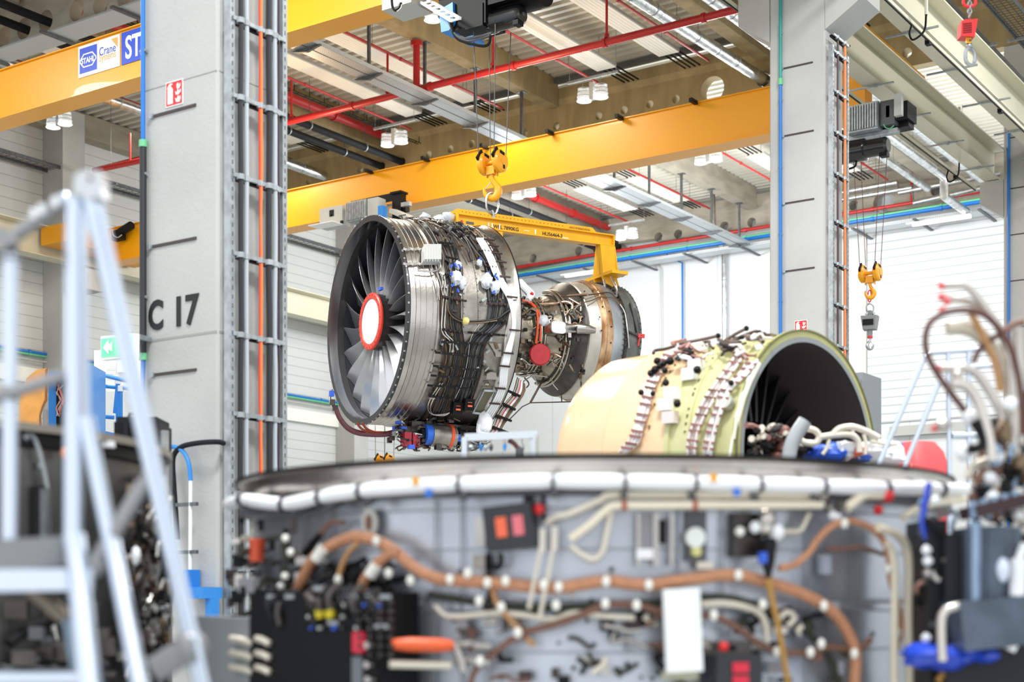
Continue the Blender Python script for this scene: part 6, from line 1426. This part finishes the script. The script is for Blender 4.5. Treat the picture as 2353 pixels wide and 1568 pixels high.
HB = mat('housing_bluegrey', '5b6675', .42, .4, noise=.3, nscale=8)
c = MB(); c.bar(atZ(2225, 1180, DR-.1), atZ(2348, 1150, DR-.1), .2, .04); c.build('mount_plate', mat('plate_oxblood', '33181a', .5), tt)
for k in range(5): 
    p = atZ(2238+24*k, 1178-6*k, DR-.15); MB().cyl(p-Z_*.01, p+Z_*.035, .014, 10).build('plate_stud', mat('steel_blue', '8fa5bd'), tt); MB().obox(p+Z_*.0-FW*.02, RT*.017, FW*.01, Z_*.02).build('stud_base', mat('steel_blue', '8fa5bd'), tt)
c = MB(); c.bar(atZ(2265, 1215, DR), atZ(2265, 1390, DR), .17, .2, FW); c.build('housing', HB, tt)
MB().tube([atZ(2290, 1210, DR-.08), atZ(2290, 1400, DR-.08)], .05, 14).build('housing_rib', HB, tt); MB().tube([atZ(2240, 1200, DR-.08), atZ(2240, 1400, DR-.08)], .025, 12).build('housing_rib', mat('steel_blue', '8fa5bd'), tt)
c = MB(); c.bar(atZ(2185, 1440, DR-.05), atZ(2360, 1420, DR-.05), .25, .16, Z_); c.build('lower_housing', HB, tt)
MB().bar(atZ(2150, 1300, DR+.15), atZ(2350, 1300, DR+.15), .1, .03).build('shelf_rib', HB, tt)
c = MB(); c.bar(V((*atZ(2270, 1480, DR+.1).xy, 0)), atZ(2270, 1230, DR+.1), .36, .24, FW); c.build('gearbox_core', mat('core_black', '1b1c20', .5, .3), tt)
rt([(2165, 1520), (2163, 1440), (2170, 1408), (2195, 1396), (2250, 1392), (2360, 1382)], .016, TS, DR-.15); rt([(2320, 1495), (2332, 1475), (2360, 1462)], .018, WHT, DR-.15)
MB().tube([atZ(2340, 1285, DR-.15), atZ(2338, 1370, DR-.15)], .026, 12).build('white_bottle', WHT, tt); MB().tube([atZ(2340, 1290, DR-.15), atZ(2355, 1250, DR-.15)], .015, 12).build('white_bottle', WHT, tt)
MB().crumple(atZ(2305, 1310, DR-.18), .022, 0, 10, (1, 1, 1.8), .1, rnd).build('white_plug', mat('plug_lilac', 'd5def0', .4), tt)
for (x, y_, sx) in ((2130, 1508, .09), (2175, 1512, .09), (2215, 1500, .07), (2255, 1505, .06)): MB().crumple(atZ(x, y_, DR-.05), sx, 0, 14, (1, .7, .45), .2, rnd).build('blue_wrap', mat('wrap_royal', '2148c8', .25, coat=.5), tt)
rt([(2155, 1568), (2170, 1548), (2210, 1545), (2260, 1535), (2300, 1515), (2320, 1490)], .012, mat('hose_ochre', 'b0833c')); rt([(2135, 1110), (2120, 1200), (2130, 1240)], .012, mat('wrap_royal', '2148c8'), DR+.1)
for k in range(70):
    x = rnd.uniform(2110, 2350); y_ = rnd.uniform(1170, 1560); pts = [(x, y_)]
    for j in range(3): x += rnd.uniform(-20, 20); y_ += rnd.uniform(-20, 20); pts.append((max(x, 2105), y_))
    rt(pts, rnd.uniform(.006, .014), rnd.choice([BLACK, CASED, HB, TS, BLACK, BRN, mat('steel_blue', '8fa5bd'), GREYD]), DR+rnd.uniform(0, .25), 'harness_line', 3)
for (x, y_) in ((2130, 1265), (2180, 1292), (2132, 1290), (2132, 1318), (2128, 1467), (2190, 1340), (2192, 1365), (2150, 1150)): MB().crumple(atZ(x, y_, DR), .018, 0, 8, (1, 1, 1), .1, rnd).build('fitting', rnd.choice([WHT, TS]), tt)
MB().bar(atZ(2128, 1200, DR+.2), atZ(2128, 1620, DR+.2), .06, .3, FW).build('side_plate', mat('core_black', '1b1c20'), tt)

# silver ladder frame behind, red cover
D8 = 8.4
lf = thing('access_stair', V((*atZ(2130, 1080, D8).xy, 0)), 'pale aluminium stair frame behind the silver tube fan, right side', 'stair')
def lb_(p, q, w_, name='rail_tube'): MB().tube([atZ(*p, D8), atZ(*q, D8)], w_/2*D8/FP, 10).build(name, ST, lf)
lb_((2124, 822), (2010, 1090), 12); lb_((2157, 880), (2072, 1090), 12); lb_((2124, 822), (2140, 811), 11); lb_((2138, 811), (2262, 803), 13); lb_((2188, 846), (2305, 840), 11); lb_((2179, 812), (2182, 1120), 11); lb_((2226, 805), (2227, 1120), 11); lb_((2188, 1002), (2290, 1000), 15)
for (x0, x1) in ((2182, 2182), (2227, 2227), (2010, 2010), (2072, 2072)): MB().tube([atZ(x0, 1090, D8), V((*atZ(x1, 1090, D8).xy, 0))], .014, 8).build('rail_tube', ST, lf)
rc = atZ(2108, 1085, 9.2)
t = thing('red_cover', V((rc.x, rc.y, 0)), 'pink-red tent-like fabric cover behind the foreground rim at the right', 'cover')
c = MB(); n = 22; vs = [rc+Z_*.20]; 
for j, (rr, hh) in enumerate(((.10, .185), (.155, .12), (.19, .0), (.2, -.2), (.22, -rc.z+.0))):
    for k in range(n): g = 2*PI*k/n; q = rr*(1+.08*math.cos(g*5)); vs.append(rc+V((math.cos(g)*q, math.sin(g)*q, hh)))
fs = [(0, 1+k, 1+(k+1) % n) for k in range(n)]
for j in range(4):
    for k in range(n): a = 1+j*n+k; b = 1+j*n+(k+1) % n; fs.append((a, a+n, b+n, b))
c.add(vs, fs, 0, True); c.build('fabric', mat('cover_coral', 'e2595c', .55), t)
for k in (0, 4, 8, 13, 17): g = 2*PI*k/n; MB().tube([rc+V((math.cos(g)*.11, math.sin(g)*.11, .18)), rc+V((math.cos(g)*.2, math.sin(g)*.2, .0)), rc+V((math.cos(g)*.215, math.sin(g)*.215, -.2))], .008, 6).build('seam', mat('cover_seam', 'f08a8a', .5), t)
# ================================================================== OTHER THINGS ON THE FLOOR
# aluminium rack with hanging tools (between the foreground rim and the hoisted engine)
d = 9.0; ra = thing('tool_rack', V((*atZ(1150, 1060, d).xy, 0)), 'aluminium profile rack with small hanging fittings, behind the foreground rim', 'rack')
for x in (1071, 1228): 
    p = atZ(x, 1005 if x < 1100 else 1000, d); MB().box((p.x-.02, p.y-.02, 0), (p.x+.02, p.y+.02, p.z)).build('post', ALU, ra)
MB().bar(atZ(1068, 1006, d), atZ(1234, 999, d), .04, .045).build('top_beam', ALU, ra); MB().bar(atZ(1068, 1060, d), atZ(1234, 1060, d), .04, .04).build('shelf_beam', ALU, ra)
for k, x in enumerate((1082, 1093, 1104, 1116, 1128, 1160, 1200)):
    MB().bar(atZ(x, 1008, d), atZ(x, 1022, d), .003, .003).build('hanger_wire', GALVD, ra); MB().crumple(atZ(x, 1028, d), .018, 0, 8, (.8, .8, 1.2), .3, random.Random(k)).build('hanging_fitting', [GALV, GALVD, BLUEL][k % 3], ra)
MB().tube(smooth([atZ(x, y, d) for x, y in ((1168, 1012), (1182, 1020), (1190, 1032), (1190, 1045))], 4), .015, 8).build('hose', mat('hose_maroon', '5b2a30'), ra)
MB().cyl(atZ(1194, 1030, d), atZ(1194, 1048, d), .025, 12).build('bottle', GREYD, ra)
# grey cabinet behind the fan case
p = atZ(1962, 1000, 16); MB_ = MB(); MB_.obox(V((p.x, p.y, 1.7)), X_*.22, Y_*.25, Z_*1.7)
z1 = atZ(1960, 866, 16).z; c = MB(); c.box((p.x-.28, p.y-.25, 0), (p.x+.2, p.y+.3, z1)); t = thing('grey_cabinet', V((p.x, p.y, 0)), 'plain grey cabinet right behind the yellow-green fan case rim', 'cabinet'); c.build('body', mat('cabinet_grey', '8a8d90', .5), t)
MB().box((p.x-.26, p.y-.27, .1), (p.x+.18, p.y-.25, z1-.08)).build('door', mat('cabinet_grey', '8a8d90'), t)
# exit sign beside the nearest column
D1 = 12.4; a, b_ = atZ(238, 772, D1), atZ(330, 829, D1)
t = thing('exit_sign', atZ(262, 829, D1), 'green and white exit arrow sign sticking out left of the nearest column', 'sign')
sx = (X_*.9+Y_*.1).normalized(); p = atZ(238, 829, D1); L = .37; H_ = .20
lam = mat('sign_lit_green', '6fd8a4', .5, emit=.6)
MB().obox(p+sx*L/2+Z_*H_/2, sx*L/2, Y_*.03, Z_*H_/2).build('housing', WHITE, t)
MB().obox(p+sx*L/2+Z_*H_/2-Y_*.033, sx*(L/2-.012), Y_*.004, Z_*(H_/2-.02)).build('green_panel', lam, t)
M = frame(p+sx*.02+Z_*.0-Y_*.04, X_, Z_); me = outline_mesh([(.02, .10), (.09, .16), (.085, .12), (.13, .14), (.13, .06), (.085, .08), (.09, .04)], (), .003); c = MB(); c.mesh(me, M); bpy.data.meshes.remove(me); c.build('arrow', SIGNW, t)
MB().bar(p+sx*.3+Z_*.2, V((-9.9, 8.95, p.z+.24)), .03, .04).build('arm', GALV, t); MB().bar(p+sx*.1+Z_*.26, V((-9.9, 8.9, p.z+.27)), .02, .02).build('arm', GALV, t)
# black transport cases on a trolley
d = 9.6; zt_ = atZ(300, 1032, d).z
t = thing('transport_case', V((*atZ(320, 1030, d).xy, zt_-.02)), 'black plastic transport case behind the dark fan case, left of the lettered column', 'case')
c = MB(); a, b_ = atZ(262, 1032, d), atZ(362, 1036, d); top = atZ(300, 958, d).z; ex = (b_-a); ex.z = 0; L = ex.length; ex.normalize(); ey = V((-ex.y, ex.x, 0))
c.obox(a+ex*L/2+ey*.2+Z_*(top-a.z)*.42, ex*L/2, ey*.2, Z_*(top-a.z)*.42); c.build('body', BLACK, t)
MB().obox(a+ex*L/2+ey*.2+Z_*(top-a.z)*.92, ex*L*.46, ey*.18, Z_*(top-a.z)*.09).build('lid', RUBBER, t); MB().tube([a+ex*.1+Z_*(top-a.z)*1.0, a+ex*.1+Z_*(top-a.z)*1.08, a+ex*.2+Z_*(top-a.z)*1.08, a+ex*.2+Z_*(top-a.z)*1.0], .012, 8).build('handle', BLACK, t)
for k in range(3): MB().obox(a+ex*(.08+.1*k)-ey*.005+Z_*(top-a.z)*.45, ex*.015, ey*.01, Z_*(top-a.z)*.4).build('rib', RUBBER, t)
t = thing('trolley', V((*atZ(320, 1030, d).xy, 0)), 'grey trolley carrying the black transport case', 'trolley')
MB().obox(V(((a+ex*L/2+ey*.2).x, (a+ex*L/2+ey*.2).y, (a.z-.01)/2)), ex*L*.5, ey*.22, Z_*(a.z-.02)/2).build('body', GREYD, t)
MB().box(V((*atZ(378, 1000, d).xy, 0))-V((.02, .02, 0)), atZ(378, 990, d)+V((.02, .02, 0))).build('side_post', GALV, t)
# blue machine stand with orange wood panel
d = 19.
bm = thing('blue_machine', V((*atZ(150, 990, d).xy, 0)), 'blue machine frame with exposed wiring behind the stair rail', 'machine')
def bb(x0, y0, x1, y1, m, name, dd=0, dep=.3, par=bm, base=None):
    a, b_ = atZ(x0, y1, d+dd), atZ(x1, y0, d+dd); z0 = a.z if base is None else base; c = (a+b_)/2; w_ = (atZ(x1, y0, d+dd)-atZ(x0, y0, d+dd)).length/2
    return MB().obox(V((c.x, c.y, (z0+b_.z)/2)), RT*w_, FW*dep/2, Z_*(b_.z-z0)/2).build(name, m, par)
bb(120, 868, 152, 1000, BLUEL, 'frame_panel', base=0); bb(185, 845, 223, 1000, BLUEL, 'frame_panel', base=0, dep=.8); bb(120, 866, 185, 876, BLUEL, 'frame_top', dep=.8)
bb(130, 878, 150, 985, BLACK, 'wiring_bay', -.16, .02); bb(104, 875, 122, 990, GALV, 'door_edge', -.1, .05, base=0)
for k in range(6): MB().tube(smooth([atZ(138+random.uniform(-8, 8), 885+18*j, d-.2) for j in range(5)], 3), .015, 6).build('wire', [ORANGE, GALV, BLACK][k % 3], bm)
t = thing('wooden_panel', V((*atZ(75, 980, d-.6).xy, 0)), 'orange-brown wooden panel with curved edge behind the stair rail', 'panel')
P = [(44, 1010), (44, 930), (50, 895), (62, 868), (85, 850), (108, 846), (106, 920), (96, 935), (90, 955), (92, 1010)]
q = [atZ(x, y, d-.6) for x, y in P]; q[0].z = 0; q[-1].z = 0; MB().prism(q[::-1], FW*.06).build('board', mat('plywood_orange', 'e3a04e', .6, noise=.15, nscale=6), t); MB().prism([atZ(x, y, d-.61) for x, y in ((104, 850), (109, 846), (107, 920), (98, 937), (93, 956), (95, 990), (90, 990), (90, 955), (96, 934), (103, 918))][::-1], FW*.02).build('board_edge', mat('ply_edge', '8a5a2a', .7), t)
# blue handrails
t = thing('blue_handrail', V((*atZ(260, 990, 20).xy, 0)), 'blue tubular handrail with white joints, left of the lettered column', 'handrail')
def br(p, q, r=.028, par=t, d0=20., d1=20.): MB().tube([atZ(*p, d0), atZ(*q, d1)], r, 10).build('rail_tube', BLUEL, par)
br((212, 885), (300, 894)); br((235, 862), (300, 878), d1=19.5); br((212, 956), (262, 960)); br((226, 992), (262, 1000))
for x, y in ((229, 890), (277, 892), (271, 875)): MB().tube([atZ(x, y, 20), V((*atZ(x, y, 20).xy, 0))], .03, 10).build('post', BLUEL, t); p = atZ(x, y, 20); MB().cyl(p-Z_*.05, p+Z_*.03, .045, 10).build('joint', WHITE, t)
br((300, 894), (345, 898)); br((271, 880), (264, 950))
# grey cabinets and board behind
d = 23.
t = thing('notice_wall', V((*atZ(270, 990, d).xy, 0)), 'pale grey workshop partition with paper notices, behind the blue handrail', 'partition')
bb(218, 806, 350, 905, mat('board_pale', 'd9dad6', .5), 'back_board', par=t, dep=.1, base=0); bb(236, 905, 350, 1010, mat('cabinet_pale', 'c6c8c6', .5), 'cabinet', -.4, .5, t, base=0)
for x0, y0, x1, y1 in ((243, 836, 266, 842), (244, 854, 266, 860), (270, 830, 290, 856)): bb(x0, y0, x1, y1, WHITE, 'paper_notice', -.08, .01, t)
bb(236, 898, 244, 904, mat('bottle_yellow', 'e8dc7a'), 'bottle', -.5, .08, t)
# hoses, conduit and blue bracket at the foot of the lettered column
y = 8.56
t = thing('air_hose', onY(440, 1110, y), 'blue air hose bending into a white pipe on the lettered column', 'hose')
MB().tube(smooth([onY(a, b, y) for a, b in ((365, 1032), (385, 1028), (404, 1028), (422, 1040), (434, 1066), (438, 1105))], 5), .019, 10).build('hose', BLUEL, t)
MB().tube([onY(438, 1105, y), onY(437, 1325, y)], .016, 10).build('white_pipe', WHITE, t)
for yy in (1155, 1264): a, b_ = onY(405, yy+6, y), onY(453, yy-2, y); MB().bar(a, V((b_.x, b_.y, a.z)), .03, .03).build('pipe_bracket', GALVD, t)
t = thing('power_cable', onY(400, 1150, y), 'thick black cable looping from the cable ladder down the lettered column', 'cable')
MB().tube(smooth([V((-8.87, 8.66, onY(500, 1016, y).z)), onY(500, 1016, y), onY(460, 1018, y), onY(420, 1026, y), onY(402, 1042, y), onY(397, 1065, y), onY(400, 1120, y), onY(404, 1180, y), onY(408, 1240, y)], 5), .022, 10).build('cable_run', RUBBER, t)
t = thing('wall_bracket', onY(470, 1370, 8.5), 'bright blue steel bracket low on the lettered column', 'bracket')
a, b_ = onY(441, 1376, 8.6), onY(503, 1350, 8.6); MB().box((a.x, 8.42, a.z), (b_.x, 8.64, b_.z)).build('arm', BLUEL, t)
p = onY(445, 1376, 8.6); q = onY(452, 1310, 8.6); MB().box((p.x-.02, 8.5, p.z), (q.x, 8.64, q.z)).build('upright', BLUEL, t)
p = onY(496, 1400, 8.6); MB().box((p.x-.02, 8.5, 0), (p.x+.04, 8.6, a.z)).build('leg', BLUEL, t)
# hanging cables right of the ladder
t = thing('cable_coil', V((-8.7, 9.4, E+1)), 'loose black and red cable ends beside the cable ladder of the lettered column', 'cable')
MB().tube(smooth([atZ(a, b, 12.9) for a, b in ((610, 965), (625, 1000), (645, 1035), (655, 1055), (652, 1075), (645, 1080))], 4), .012, 8).build('black_cable', BLACK, t)
MB().tube(smooth([atZ(a, b, 12.9) for a, b in ((572, 998), (590, 1008), (620, 1002), (645, 1003), (648, 1010), (632, 1012))], 4), .006, 6).build('red_wire', mat('cable_red', 'd8383c'), t)
